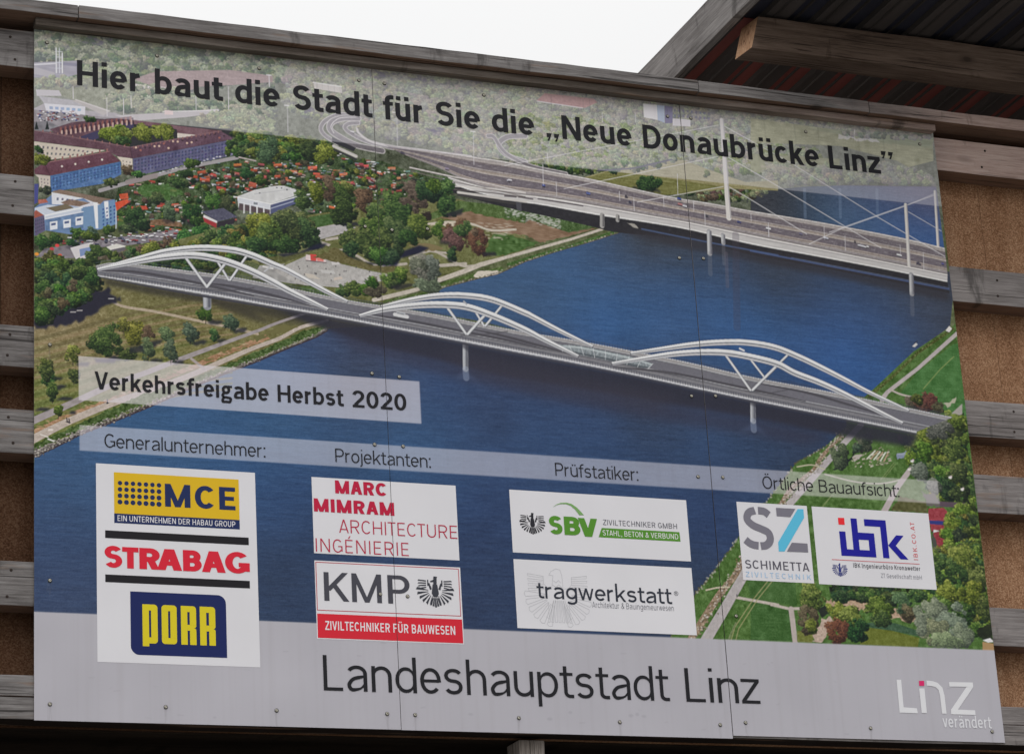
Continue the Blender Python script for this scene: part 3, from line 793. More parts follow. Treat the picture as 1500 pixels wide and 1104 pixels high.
fill(K('E', 245, 190, 450, 148, 452, 238, 385, 270, 250, 250), (98, 122, 156), amp=((n4, 6),))
line(K('E', 240, 172, 445, 128), 2.2, (214, 216, 222)); line(K('E', 245, 190, 450, 150), 1.4, (214, 216, 222))
for x, y in ((290, 215), (362, 205), (428, 190)):
    fill(K('E', x - 20, y - 10, x + 22, y - 16, x + 22, y + 28, x - 18, y + 34), (206, 210, 218)); fill(K('E', x - 12, y - 2, x + 12, y - 6, x + 12, y + 6, x - 12, y + 10), (76, 90, 128))
windows(K('E', 548, 130, 628, 108, 630, 205, 550, 232), 4, 5, (52, 76, 128), .4, .5); windows(K('E', 300, 62, 440, 84, 420, 92, 300, 100), 5, 1, (90, 96, 116), .4, .4)
fill(K('E', 186, 150, 240, 170, 245, 250, 190, 285), (90, 84, 110)); roofing('E', 186, 150, 196, 140, 238, 168, 186, 185, col=(150, 84, 72)); windows(K('E', 190, 190, 242, 180, 244, 245, 190, 270), 5, 4, (58, 56, 80), .4, .5)
line(K('E', 628, 90, 628, 240), 1.2, (196, 202, 212)); fill(K('E', 186, 0, 210, 0, 205, 100, 186, 110), (70, 74, 130))
roofing('E', 208, 85, 250, 82, 262, 100, 210, 108, col=(160, 96, 84))
# garden shed roofs close by, hall, barn
roofing('E', 622, 100, 690, 82, 695, 100, 630, 145, col=(196, 82, 56)); roofing('E', 710, 122, 790, 118, 800, 138, 712, 142, col=(176, 76, 58)); roofing('E', 845, 105, 890, 98, 895, 118, 850, 128, col=(166, 72, 60)); roofing('E', 645, 55, 690, 50, 695, 80, 650, 84, col=(186, 88, 62))
fill(K('E', 770, 195, 900, 190, 980, 210, 985, 232, 870, 225, 775, 215), (118, 92, 70), amp=((n2, 8),)); fill(K('E', 640, 170, 720, 200, 640, 235), (74, 104, 52), .8)
fill([(348, 289), (397, 299), (397, 314), (392, 313), (350, 305)], (196, 198, 204)); fill([(351, 298), (396, 308), (396, 315), (350, 308)], (84, 72, 76))
for x in (358, 367, 377, 387): line([(x, 296 + (x - 350) * .2), (x, 312 + (x - 350) * .05)], 2, (206, 206, 210))
windows([(372, 296.5), (378, 297.5), (378, 301), (372, 300)], 3, 1, (60, 60, 74), .6, .9)
fill([(397, 299), (441, 286), (438, 297), (397, 314)], (78, 84, 116)); line([(397, 300), (441, 287)], 1.6, (214, 214, 216)); line([(397, 306), (438, 293)], 1.5, (150, 156, 176))
fill([(347, 289), (373, 279), (403, 273), (417, 273), (448, 282.5), (397, 299.5)], (192, 192, 192), amp=((n4, 3),)); line([(373, 285), (425, 278)], .8, (160, 160, 164)); line([(347, 289), (397, 299.5)], 1.3, (222, 222, 222))
for x, y in ((405, 276), (412, 276.5), (420, 279), (380, 284)): c = B([(x, y)])[0]; blocks(c[0], c[1] - 1.5, 2, 1.8, (70, 70, 80))
for x, y, rx, ry, p_ in ((730, 175, 14, 14, 'd'), (760, 210, 15, 9, 'd'), (915, 150, 8, 16, 'e'), (1035, 150, 13, 17, 'd'), (1060, 200, 9, 9, 'g'), (1165, 100, 17, 13, 'g'), (1230, 130, 15, 15, 'd'), (850, 75, 12, 8, 'g'), (590, 250, 8, 9, 'g'), (430, 265, 12, 8, 'g'), (500, 255, 10, 7, 'e'), (860, 245, 8, 6, 'g'), (690, 240, 12, 6, 'g'), (1110, 240, 8, 8, 'g')):
    tree(*K('E', x, y)[0], rx, ry, p_, 1.4, 1, shade=.5)
fill(K('E', 1090, 150, 1205, 130, 1282, 178, 1170, 205), (82, 82, 100), amp=((n2, 4),)); fill(K('E', 1095, 175, 1170, 206, 1168, 238, 1105, 205), (150, 52, 56)); fill(K('E', 1100, 165, 1172, 200, 1172, 212, 1098, 180), (204, 200, 200)); fill(K('E', 1172, 206, 1270, 185, 1262, 215, 1172, 236), (48, 44, 52))
# car park and street
fill(K('E', 190, 400, 240, 350, 540, 300, 960, 245, 980, 290, 700, 330, 440, 350, 400, 400), (122, 116, 122), amp=((n4, 6),))
line(K('E', 560, 325, 700, 290, 960, 260), 5, (134, 128, 134))
for _ in range(85):
    x = rg.uniform(330, 970); y = 318 - (x - 330) * .075 + rg.normal(0, 15)
    c = B(K('E', x, y))[0]; a = rg.uniform(3, 6); blocks(c[0], c[1] + .8, a, 1.6, (44, 44, 54)); blocks(c[0], c[1] - .6, a, 1.7, [(216, 216, 220), (190, 192, 200), (222, 222, 224), (96, 98, 116), (60, 62, 80), (140, 60, 60)][rg.integers(6)], 1, rg.uniform(-.2, .1))
for x, y, rx, ry, p_ in ((225, 310, 13, 12, 'g'), (300, 290, 10, 9, 'g'), (390, 320, 8, 7, 'd'), (490, 280, 13, 6, 'g')): tree(*K('E', x, y)[0], rx, ry, p_, 1.4, 1, shade=.4)
for x, y, c_ in ((200, 378, (222, 140, 60)), (325, 385, (190, 84, 60)), (282, 350, (180, 60, 70)), (310, 332, (200, 70, 70))): c = B(K('E', x, y))[0]; dot(c[0], c[1], 3, 2.4, c_)
fill(K('E', 380, 345, 480, 318, 510, 335, 470, 352, 470, 400, 410, 405), (196, 192, 194)); fill(K('E', 430, 352, 510, 335, 508, 365, 435, 392), (120, 138, 176))
tree(*K('E', 530, 372)[0], 17, 14, 'g', 1.4, 1.1); fill(K('E', 575, 340, 630, 322, 680, 335, 660, 355, 600, 358), (204, 202, 196)); fill(K('E', 600, 355, 672, 340, 690, 358, 620, 372), (96, 92, 98))
fill(K('E', 520, 400, 700, 370, 900, 330, 960, 345, 760, 385, 640, 420), (92, 82, 70), .9, amp=((n2, 10), (n4, 8)), rag=2)
forest(K('E', 560, 395, 760, 340, 960, 290, 1000, 330, 800, 390, 640, 425), ['b', 'g', 'e', 'b'], (5, 8), 8, 1.4, 1)
tree(*K('E', 815, 352)[0], 13, 9, 'l', 1.4, 1.1); tree(*K('E', 1050, 290)[0], 24, 18, 'g', 1.6, 1.1, shade=.6)

# --- park between the bridges
fill(K('E', 960, 300, 1190, 240, 1472, 180) + K('F', 290, 170, 420, 150, 860, 90, 1110, 80, 1472, 210, 1472, 365, 1010, 510, 700, 640, 500, 620, 0, 420) + K('E', 1000, 420), (104, 106, 66), amp=((n20, 7), (n4, 6), (n1, 5)))
fill(K('F', 300, 180, 420, 160, 440, 215, 350, 235), (66, 92, 50), amp=((n2, 6),))
fill(K('F', 350, 235, 460, 215, 560, 235, 480, 270, 360, 300), (166, 162, 162), amp=((n2, 4),)); line(K('F', 360, 302, 470, 285, 520, 275), 1, (100, 96, 90))
fill(K('F', 1110, 90, 1472, 130, 1472, 215, 1150, 150, 1010, 180, 930, 200, 960, 160), (74, 94, 50), amp=((n4, 7), (n1, 6)))
fill(K('F', 1010, 182, 1150, 150, 1472, 212) + K('G', 130, 190, 340, 262, 510, 235, 190, 320) + K('F', 1472, 275, 1290, 255, 1180, 215), (128, 104, 84), amp=((n8, 6), (hz3, 5)), rag=1)
fill(K('G', 0, 270, 185, 318, 0, 388) + K('F', 1380, 390, 1250, 385, 1280, 300, 1300, 265), (66, 94, 46), amp=((n4, 8), (hz3, 5)), rag=1)
fill(K('G', 0, 120, 120, 135, 510, 222, 345, 262, 130, 190, 0, 180), (66, 88, 48), amp=((n4, 8), (n1, 8)))
for _ in range(230):
    q = rg.random(); x = rg.uniform(0, 300); y = 130 + x * .28 + rg.normal(0, 18)
    c = B(K('G', x, y))[0]; dot(c[0], c[1], rg.uniform(.8, 3), rg.uniform(.5, 1), (182, 182, 176), .7)
for _ in range(60):
    c = B(K('F', rg.uniform(1180, 1400), rg.uniform(205, 300)))[0]; dot(c[0], c[1], rg.uniform(1, 6), rg.uniform(.5, 1), (190, 180, 166), .6)
for a in ((950, 215, 1060, 205, 1180, 215, 1290, 250, 1420, 245), ): line(K('F', *a), 3.2, (186, 178, 164), curve=True)
fill(K('F', 960, 220, 1060, 205, 1160, 212, 1060, 232), (190, 180, 162), rag=1)
forest(K('E', 960, 330, 1190, 250, 1472, 230, 1472, 420, 1250, 400, 1000, 390, 820, 410, 800, 390), ['g', 'd', 'y', 'g'], (8, 12), 11, 1.6, 1)
forest(K('E', 760, 425, 1000, 400, 1180, 415, 1190, 470, 1010, 465, 800, 440), ['d', 'g'], (6, 9), 8, 1.5, 1)
# paths and skate park
for a, w in (((360, 310, 430, 335, 480, 350, 560, 385, 640, 430, 720, 440, 830, 430), 4), ((400, 300, 470, 290), 4), ((850, 400, 960, 360, 1040, 390, 1130, 440, 1220, 440), 4), ((900, 330, 960, 360, 1050, 372), 3), ((1010, 440, 1150, 430), 5)): line(K('F', *a), w, (172, 164, 152), curve=True, amp=((n2, 4),))
fill(K('F', 840, 330, 930, 320, 1000, 330, 1030, 350, 950, 365), (120, 108, 76), rag=1); fill(K('F', 430, 320, 500, 335, 480, 352, 410, 340), (92, 96, 56))
fill(K('F', 175, 440, 290, 388, 400, 398, 480, 432, 640, 470, 735, 487, 700, 522, 620, 545, 520, 560, 300, 548, 60, 505, 60, 460), (166, 163, 160), amp=((n20, 4), (n4, 4), (n1, 3)))
fill(K('F', 40, 440, 180, 430, 120, 470, 240, 540, 0, 505), (150, 148, 146), amp=((n4, 5),))
fill(K('F', 290, 380, 395, 395, 398, 425, 288, 412), (206, 190, 188)); fill(K('F', 312, 378, 345, 380, 345, 415, 315, 412), (190, 70, 66)); line(K('F', 290, 412, 398, 425), 1.4, (90, 80, 84)); fill(K('F', 345, 395, 385, 400, 385, 418, 350, 415), (206, 120, 112))
fill(K('F', 425, 415, 455, 410, 475, 432, 430, 438), (190, 186, 184)); fill(K('F', 365, 462, 440, 468, 450, 485, 378, 480), (184, 182, 180)); fill(K('F', 280, 480, 330, 488, 370, 515, 300, 505), (186, 178, 168)); line(K('F', 60, 445, 110, 455), 3, (200, 198, 196))
fill(K('F', 440, 505, 480, 498, 490, 512, 440, 520), (190, 178, 168))
for _ in range(26):
    c = B(K('F', rg.uniform(190, 640), rg.uniform(440, 530)))[0]; dot(c[0], c[1], .8, 1.2, (60, 58, 62), .8)
fill(K('F', 330, 395, 440, 345, 560, 400, 660, 440, 780, 445, 760, 480, 620, 462, 480, 425), (96, 90, 56), amp=((n2, 6),), rag=1)
fill(K('F', 20, 400, 170, 385, 290, 365, 280, 385, 170, 425, 40, 435), (84, 86, 52), amp=((n2, 6),))
# shore promenade, grass, stones on the far bank
SH = [(560, 447), (600, 440), (623, 436), (652, 422), (690, 412), (731, 402), (770, 384.5), (813, 370.5), (860, 357), (908.5, 341.5)]
line([(548, 440), (610, 425), (640, 412), (680, 398), (705, 388), (740, 378), (790, 364), (840, 350), (889, 334)], [6, 6, 6.5, 7, 7, 5, 4.6, 4, 4], (182, 174, 162), amp=((n2, 5),))
line([(565, 444), (620, 432), (655, 415), (690, 405), (735, 394)], 6, (74, 94, 46), amp=((n2, 9),)); line([(745, 388), (790, 374), (840, 360), (905, 339)], 5, (64, 92, 44), amp=((n2, 8),))
fill(K('F', 1190, 490, 1230, 470, 1335, 468, 1320, 488, 1200, 505), (196, 188, 174), rag=1)
for t in np.linspace(0, 1, 210):
    i = t * (len(SH) - 1.001); a, b_ = SH[int(i)], SH[int(i) + 1]; f_ = i - int(i)
    c = B([(a[0] + (b_[0] - a[0]) * f_ + rg.normal(0, 1.5), a[1] + (b_[1] - a[1]) * f_ - 2 + rg.normal(0, 1.0))])[0]
    dot(c[0], c[1], rg.uniform(.8, 1.8), rg.uniform(.7, 1.2), [(170, 164, 152), (128, 124, 114), (92, 84, 74)][rg.integers(3)], .8)
line(SH, 1.4, (74, 56, 58), .9)

# --- the river
WATER = idw([(x, y, (r * .96 + 3, g_ * 1.0 + 2, b_ * (.91 if y < 600 else .86) + 4)) for x, y, (r, g_, b_) in [(760, 430, (58, 84, 128)), (830, 400, (58, 86, 134)), (900, 380, (58, 80, 122)), (900, 470, (52, 88, 148)), (1000, 420, (54, 84, 138)), (1000, 360, (58, 62, 78)), (1100, 400, (54, 66, 96)), (1200, 430, (52, 70, 110)),
             (1100, 470, (50, 84, 142)), (1220, 500, (48, 80, 140)), (1310, 460, (52, 74, 122)), (1260, 560, (46, 82, 146)), (1350, 440, (56, 62, 84)), (640, 450, (58, 84, 128)),
             (950, 345, (56, 54, 60)), (1150, 385, (56, 58, 70)), (1330, 425, (56, 58, 70)),
             (460, 500, (52, 66, 104)), (420, 530, (56, 80, 130)), (550, 520, (54, 60, 86)), (640, 540, (50, 70, 116)), (740, 560, (48, 62, 100)), (850, 590, (48, 64, 104)), (950, 600, (48, 56, 86)), (800, 640, (46, 68, 118)), (900, 650, (44, 66, 116)),
             (1000, 640, (46, 66, 112)), (1100, 650, (44, 62, 104)), (1180, 640, (42, 54, 88)), (300, 620, (50, 82, 138)), (200, 640, (52, 84, 140)), (100, 700, (54, 80, 132)), (90, 800, (52, 70, 118)), (90, 880, (52, 64, 104)), (420, 720, (44, 66, 118)),
             (420, 850, (44, 58, 96)), (710, 760, (42, 60, 108)), (710, 860, (42, 56, 96)), (1040, 760, (40, 58, 106)), (1040, 880, (46, 58, 92)), (400, 690, (46, 74, 128)), (600, 660, (48, 76, 128)), (400, 600, (54, 86, 140))]], 2.4)
wamp = ((hz, (1.0, 1.3, 1.6)), (hz2, (1.0, 1.4, 1.9)), (hz3, (1.5, 1.6, 1.7)), (n1, (1., 1., 1.)), (n60, (.8, 1.2, 1.8)))
fill(SH + [(960, 336), (1400, 400), (1392, 479), (1339, 515), (1279, 571), (1266, 582), (1100, 560), (900, 520), (700, 470)], WATER, amp=wamp)
fill([(51, 668), (80, 654), (120, 633), (163, 617), (225, 591), (280, 567), (337, 542), (370, 530), (420, 510), (465, 493), (500, 470), (700, 490), (1240, 600), (1240, 627), (1209, 655), (1166, 679), (1126, 732), (1080, 791), (1046, 838), (1020, 869), (975, 945), (40, 905)], WATER, amp=wamp)
# side arm behind the motorway bridge
fill(K('H', 0, 70, 110, 30, 300, 15, 500, 10, 1000, 18, 1045, 365, 830, 295, 390, 212, 0, 150), idw([(1110, 300, (56, 58, 66)), (1160, 290, (52, 56, 62)), (1200, 310, (54, 76, 104)), (1240, 300, (78, 108, 140)), (1300, 320, (62, 92, 136)), (1370, 340, (58, 90, 140)), (1370, 290, (84, 82, 108)), (1250, 280, (70, 72, 96)), (1340, 280, (90, 84, 110))], 2.6), amp=((hz3, 3), (n1, 2)))
for x in (290, 480, 680): line(K('H', x, 30, x + 4, 180), 5, (120, 140, 168), .35)
forest(K('G', 960, 40, 1180, 10, 1340, 15, 1380, 60, 1260, 110, 1100, 90), ['g', 'h', 'b'], (5, 8), 7, 1.4, 1)
forest(K('H', 0, 30, 100, 40, 0, 70), ['h'], (3, 5), 5, 1.2, 1)
# meadow north of the motorway
fill(K('C', 420, 960, 600, 910, 830, 870, 960, 865, 1190, 950, 1300, 985, 1472, 975, 1472, 1030, 1230, 1020, 1000, 1040, 860, 1050, 640, 1010), (142, 136, 98), amp=((hz, 5), (n2, 4)))
fill(K('C', 430, 965, 560, 925, 860, 960, 1170, 1010, 1000, 1045, 840, 1055, 620, 1005), (112, 112, 66), amp=((hz, 5), (n2, 4)))
forest(K('C', 480, 885, 760, 855, 960, 840, 900, 870, 690, 915, 500, 925), ['h', 'g', 'h'], (5, 8), 8, 1.5, 1)
line(K('C', 500, 922, 690, 910, 900, 862), 3, (60, 58, 82), .8)
tree(*K('C', 768, 990)[0], 22, 13, 'd', 1.5, 1.2, shade=.6)
forest(K('C', 160, 880, 480, 915, 470, 945, 330, 935, 180, 900), ['g', 'd'], (4, 6), 6, 1.3, 1)
tree(*K('C', 1085, 940)[0], 5, 5, 'g', 1.2)
line(K('D', 300, 920, 60, 900), 4, (160, 152, 128), .6)

# --- motorway bridge and its ramps
ROAD = (110, 105, 110)
def ramp_road(pts, w, edge=(186, 182, 182), col=ROAD):
    line(pts, w + 2.2, edge, curve=True); line(pts, w, col, curve=True, amp=((n2, 4),))
ramp_road(K('B', 560, 630, 470, 622, 400, 650, 370, 690, 390, 730, 460, 775), 5)
ramp_road(K('B', 570, 640, 490, 640, 430, 660, 420, 700, 470, 740, 560, 785, 700, 815), 8, (190, 186, 184))
line(K('B', 560, 634, 470, 640, 425, 680, 440, 720), 1.2, (206, 202, 202), curve=True)
fill(K('B', 430, 740, 560, 800, 545, 820, 430, 770), (46, 46, 52))
ramp_road(K('B', 570, 665, 520, 670, 500, 690, 530, 720, 620, 765, 760, 800), 5)
line(K('B', 565, 690, 575, 720, 640, 765, 760, 792, 940, 815, 1180, 845), 3.6, (190, 186, 184), curve=True)
tree(*K('B', 590, 690)[0], 6, 5, 'h', 1.2)
ramp_road(K('B', 1472, 735, 1380, 740, 1330, 775, 1350, 820, 1400, 850, 1472, 875), 7)
ramp_road(K('C', -90, 735, -60, 740, -20, 800, 30, 845, 150, 900, 330, 940), 5)
fill(K('B', 820, 815, 960, 830, 1380, 880, 1472, 905, 1472, 930, 1180, 890, 960, 860), (70, 86, 56), amp=((n2, 10),), rag=2)
forest(K('B', 960, 830, 1100, 845, 1380, 890, 1360, 920, 1180, 885, 980, 850), ['g', 'd'], (3, 5), 6, 1.2, 1)
line(K('B', 440, 790, 560, 845), 5, (184, 180, 176)); line(K('B', 440, 808, 560, 862), 3, (48, 48, 54)); line(K('B', 1120, 1040, 1290, 1050, 1472, 1075), 3, (176, 172, 168))
UP = [(563, 212), (640, 222), (700, 231), (740, 237), (800, 250), (870, 263.6), (979, 288), (1047, 299.5), (1100, 309.4), (1206, 327), (1325.5, 350), (1384, 364)]
LO = [(590, 226), (640, 245), (690, 268), (740, 281), (800, 288), (857, 297), (950, 314), (1012, 325), (1100, 343), (1200, 363), (1300, 383), (1388, 401)]
strip(UP, LO, 0, 1, (112, 104, 106), amp=((hz, 3), (n2, 3)))
for t0, t1, c_ in ((.0, .05, (196, 192, 190)), (.06, .16, (160, 153, 151)), (.16, .2, (112, 104, 106)), (.2, .38, (108, 101, 107)), (.385, .41, (176, 168, 164)), (.43, .5, (152, 141, 133)), (.5, .53, (180, 172, 166)), (.55, .79, (106, 99, 106)), (.8, .83, (170, 158, 150)), (.84, .9, (142, 132, 127)), (.9, .93, (170, 162, 158)), (.93, 1.0, (142, 136, 138))):
    strip(UP, LO, t0, t1, c_, amp=((n2, 4), (hz3, 3)))
for t in (.29, .67): 
    q = between(UP, LO, t)
    for i in range(20, 158, 4): line(q[i:i + 2], .8, (176, 170, 172), .6, raw=True)
# deck fascia and shade below it
LOB = [(665, 270), (690, 279), (740, 292), (800, 301), (878, 315), (950, 326), (1012, 337), (1100, 357.5), (1200, 376), (1300, 395), (1388, 413)]
LOT = [(655, 258), (690, 268), (740, 281), (800, 288), (857, 297), (950, 314), (1012, 325), (1100, 343), (1200, 363), (1300, 383), (1388, 401)]
SHD = [(600, 262), (680, 288), (740, 304), (800, 317), (870, 333), (905, 341), (1012, 352), (1100, 374), (1200, 392), (1300, 412), (1391, 430)]
strip(LOB, SHD, -.1, 1, (42, 41, 46), amp=((n4, 2),))
fill([(908, 336), (1012, 346), (1200, 384), (1391, 426), (1391, 442), (1200, 402), (1012, 366), (930, 346)], (50, 48, 54), .75, soft=4)
line([(941, 336), (1040, 356), (1140, 374.5)], 2.6, (72, 88, 122), .8); line([(1100, 368), (1250, 397), (1390, 424)], 3, (74, 90, 130), .8); line([(1160, 378), (1390, 422)], 1.0, (120, 140, 170), .5)
strip(LOT, LOB, 0, 1, (186, 183, 182), amp=((hz, 3),)); strip(LOT, LOB, 0, .14, (120, 114, 114)); strip(LOT, LOB, .14, .3, (206, 202, 200)); strip(LOT, LOB, .3, .38, (142, 138, 140)); strip(LOT, LOB, .9, 1.06, (206, 204, 202))
for a in ((0, 65, 60, 70), (75, 70, 150, 82), (180, 80, 420, 118)): line(K('G', *a), 2.4, (84, 78, 82), .9)
line(K('F', 1110, 45, 1290, 70, 1472, 98), 4, (184, 180, 176)); line(K('F', 1110, 60, 1290, 88, 1430, 108), 3, (60, 58, 58)); line(K('G', 0, 92, 150, 110, 520, 190), 2.5, (44, 44, 48))
line(K('F', 1060, 10, 1290, 25, 1472, 48), 2.2, (200, 196, 192)); line(K('F', 1075, 28, 1290, 48, 1472, 72), 1.6, (88, 82, 82)); line(K('B', 850, 905, 1060, 950, 1240, 985, 1472, 1040), 2, (192, 186, 184), curve=True); line(K('B', 860, 925, 1100, 985, 1472, 1062), 1.2, (110, 102, 100), curve=True)
fill(K('G', 60, 95, 90, 100, 90, 150, 65, 140), (70, 70, 76))
for a, w in (((525, 168, 525, 226), 7.5), ((608, 172, 608, 196), 6)): line(K('G', *a), w, (150, 148, 146)); line([(p[0] + 1.8, p[1]) for p in K('G', *a)], w * .4, (98, 96, 98))
fill(K('G', 655, 208, 700, 215, 720, 238, 690, 232), (150, 146, 140), rag=.6)
for (x, y0, y1, w) in ((1039, 340, 372, 8), (1059, 345, 357, 6.5), (1335, 403, 431, 8)):
    line([(x, y0), (x + 1, y1)], w, (146, 146, 150)); line([(x - 1.4, y0), (x - .6, y1)], w * .35, (178, 178, 180)); line([(x + 2.6, y0), (x + 3.4, y1)], w * .3, (100, 100, 108))
    line([(x + 1, y1), (x + 2, y1 + 30)], w * .9, (120, 120, 128), .28)
line([(1078, 345), (1080, 480)], 12, (70, 62, 76), .25); line([(1064, 372), (1066, 420)], 6, (110, 100, 112), .3)
# traffic
for k_, x, y, w, c_ in (('G', 210, 10, 5, (60, 76, 140)), ('G', 450, 48, 7, (90, 96, 140)), ('G', 655, 68, 5, (60, 58, 70)), ('G', 675, 98, 5, (60, 62, 80)), ('G', 940, 78, 7, (60, 74, 140)), ('G', 945, 108, 8, (170, 120, 120)), ('G', 970, 118, 7, (196, 194, 200)), ('G', 1088, 172, 5, (70, 70, 80)), ('G', 1262, 205, 7, (64, 70, 116)), ('G', 1420, 238, 8, (206, 206, 210)),
                       ('H', 95, 240, 8, (208, 208, 212)), ('H', 405, 290, 9, (190, 190, 200)), ('H', 270, 268, 6, (110, 108, 130)), ('H', 600, 332, 15, (198, 198, 208)), ('H', 630, 338, 4, (222, 222, 226)), ('H', 562, 312, 3, (60, 56, 66)), ('H', 800, 382, 9, (212, 212, 216)), ('H', 905, 428, 9, (70, 68, 84)), ('H', 1035, 430, 5, (90, 90, 140)), ('C', 210, 1000, 4, (70, 84, 150)), ('C', 20, 975, 5, (180, 180, 190)), ('C', 450, 1045, 6, (90, 100, 150)),
                       ('B', 540, 712, 6, (196, 194, 196)), ('B', 1050, 910, 6, (140, 130, 150)), ('B', 1390, 972, 6, (196, 194, 200)), ('B', 810, 825, 7, (74, 70, 86))):
    c = B(K(k_, x, y))[0]; blocks(c[0] - w / 2, c[1] + .6, w, 2.2, (54, 50, 58), .8, .16); blocks(c[0] - w / 2, c[1] - 1.6, w, 2.4, c_, 1, .16); blocks(c[0] - w * .3, c[1] - 2.4, w * .5, 1.3, np.array(c_) * .75, .9, .16)
# lamps, pylons, cables
for k_, x, y0, y1 in (('B', 190, 570, 715), ('B', 780, 610, 788), ('B', 1192, 710, 890), ('B', 90, 405, 470), ('C', 205, 890, 1000), ('C', 525, 610, 660), ('C', 703, 610, 660), ('C', 230, 830, 880), ('C', 277, 985, 1060), ('G', 695, 75, 145), ('G', 617, 40, 90), ('G', 855, 70, 120), ('G', 1015, 90, 145), ('G', 1077, 150, 225), ('G', 1325, 160, 200), ('G', 1420, 230, 280), ('H', 95, 210, 285), ('H', 395, 230, 300), ('H', 508, 280, 358), ('H', 805, 330, 385), ('H', 930, 370, 470), ('C', 930, 940, 1050)):
    line(K(k_, x, y0, x + 3, y1), 1.0, (198, 196, 200), .8)
for k_, x, y in (('B', 1190, 710), ('B', 770, 608), ('B', 186, 570), ('B', 90, 407)): line(K(k_, x - 12, y, x + 12, y + 2), 1.6, (214, 212, 214))
for a, al in ((((1053, 184), (740, 243)), .7), (((1052, 230), (827, 277)), .7), (((1060, 274), (934, 296.5)), .75), (((1062, 186), (1158, 239), (1290, 321), (1384, 376)), .85), (((1067, 231), (1134, 270), (1291, 364)), .85), (((1069, 275), (1100, 293), (1182, 343.5)), .85),
              (((1325, 303), (1232, 336), (1186, 358)), .75), (((1368, 287), (1240, 332), (1215, 341)), .7), (((1331, 311), (1379, 339)), .75), (((1331, 301), (1370, 284)), .6)):
    line(list(a), 1.25, (208, 206, 208), al)
for a, w in ((((1057.4, 176.5), (1068, 320)), (6.6, 8.6)), (((1326.8, 300.5), (1332, 390)), (5.6, 5.8)), (((1369.6, 281), (1374.4, 361)), (4.2, 4.6))):
    line(list(a), w, (202, 198, 194)); line([(p[0] + q * .32, p[1]) for p, q in zip(a, w)], 1.6, (150, 146, 150), .9)

# --- left meadow, paths, embankment
MEA = idw([(x, y, (r * 1.07 + 4, g_ * 1.06 + 3, b_ * 1.05 + 3)) for x, y, (r, g_, b_) in [(160, 430, (98, 98, 62)), (260, 450, (86, 84, 54)), (330, 470, (102, 98, 60)), (420, 480, (96, 96, 60)), (70, 490, (122, 108, 84)), (120, 480, (118, 104, 78)), (170, 465, (114, 106, 72)), (220, 490, (98, 100, 56)), (80, 540, (104, 106, 62)), (70, 590, (90, 102, 52)), (270, 500, (104, 104, 62)), (300, 520, (100, 98, 62)), (200, 560, (92, 104, 56))]], 2.2)
fill([(45, 470), (150, 405), (260, 425), (420, 452), (560, 478), (520, 480), (478, 482), (465, 493), (370, 531), (337, 543), (225, 592), (163, 618), (120, 634), (80, 655), (45, 671)], MEA, amp=((n4, 5), (n2, 4), (n1, 4)))
for i in range(18):           # mowing stripes
    y = 486 + i * 8.0; c_ = ((140, 122, 92) if i < 8 else (122, 116, 72)) if i % 2 else ((96, 88, 58) if i < 8 else (82, 90, 44))
    line([(44, y + 14), (110, y - 3), (190, y - 26), (270, y - 44), (340, y - 52)], [4.5, 5, 4.6, 3.8, 3], c_, .62, curve=True, amp=((hz3, 6), (n2, 5)))
fill(K('E', 545, 505, 1090, 600, 1472, 660) + K('F', 440, 705, 420, 760, 250, 745, 0, 690) + K('E', 1472, 760, 1120, 640, 800, 590, 580, 545), (48, 46, 42), .8, soft=3)
fill(K('E', 1150, 640, 1472, 690) + K('F', 200, 720, 400, 740, 300, 770, 0, 740) + K('E', 1300, 720), (66, 62, 48), .55, soft=4)
line(K('E', 580, 598, 650, 655, 850, 690, 1070, 737, 1250, 775, 1390, 808), 4, (166, 152, 132), curve=True, amp=((n2, 4),))
line([(46, 618), (108, 590), (160, 566), (215, 546), (261, 528), (320, 506), (378, 485), (408, 473), (470, 452)], [10, 9, 8, 7.5, 7, 5.6, 4.6, 4, 3], (150, 142, 142), curve=True, amp=((n4, 4),))
fill([(51, 630), (100, 606), (163, 583), (235, 556), (290, 531), (350, 507), (389, 490), (396, 497), (330, 521), (272, 547), (200, 573), (130, 603), (51, 640)], (158, 124, 96), amp=((n8, 7), (hz3, 7), (n1, 4)), rag=.8)
for _ in range(200):
    t = rg.random(); x = 55 + t * 330; y = 628 - t * 132 + rg.normal(0, 3.5)
    c = B([(x, y)])[0]; dot(c[0], c[1], rg.uniform(1, 5), rg.uniform(.6, 1.4), [(122, 100, 66), (178, 146, 112), (98, 104, 60), (190, 168, 140)][rg.integers(4)], .6)
line([(46, 645), (100, 618), (163, 592), (217, 573), (272, 553), (330, 528), (370, 511), (410, 496), (441, 480), (480, 470)], [12, 10, 9, 8.5, 8, 7, 6, 5.5, 5, 4], (176, 164, 154), curve=True, amp=((n4, 4), (n1, 3)))
line([(300, 541), (290, 533), (281, 526)], 4, (160, 150, 146)); fill(K('F', 70, 795, 170, 755, 250, 770, 140, 810), (104, 100, 62), rag=1); fill(K('F', 10, 830, 50, 810, 85, 822, 20, 850), (100, 98, 60), rag=1)
fill([(51, 650), (110, 624), (175, 594), (213, 577), (280, 556), (335, 533), (372, 517), (415, 500), (446, 484), (478, 476), (470, 490), (420, 508), (372, 528), (337, 541), (280, 565), (225, 589), (163, 614), (118, 632), (51, 660)], (66, 86, 42), amp=((n4, 8), (n2, 8), (n1, 6)), rag=1)
bank = [(51, 664), (80, 651), (120, 631), (163, 615), (225, 589.5), (280, 565), (337, 541), (372, 528), (420, 508), (465, 490), (480, 481)]
line([(p[0], p[1] + 3.5) for p in bank], [5, 5, 4.5, 4, 4, 3.5, 3, 3, 2.5, 2.5, 2], (58, 46, 52), .9)
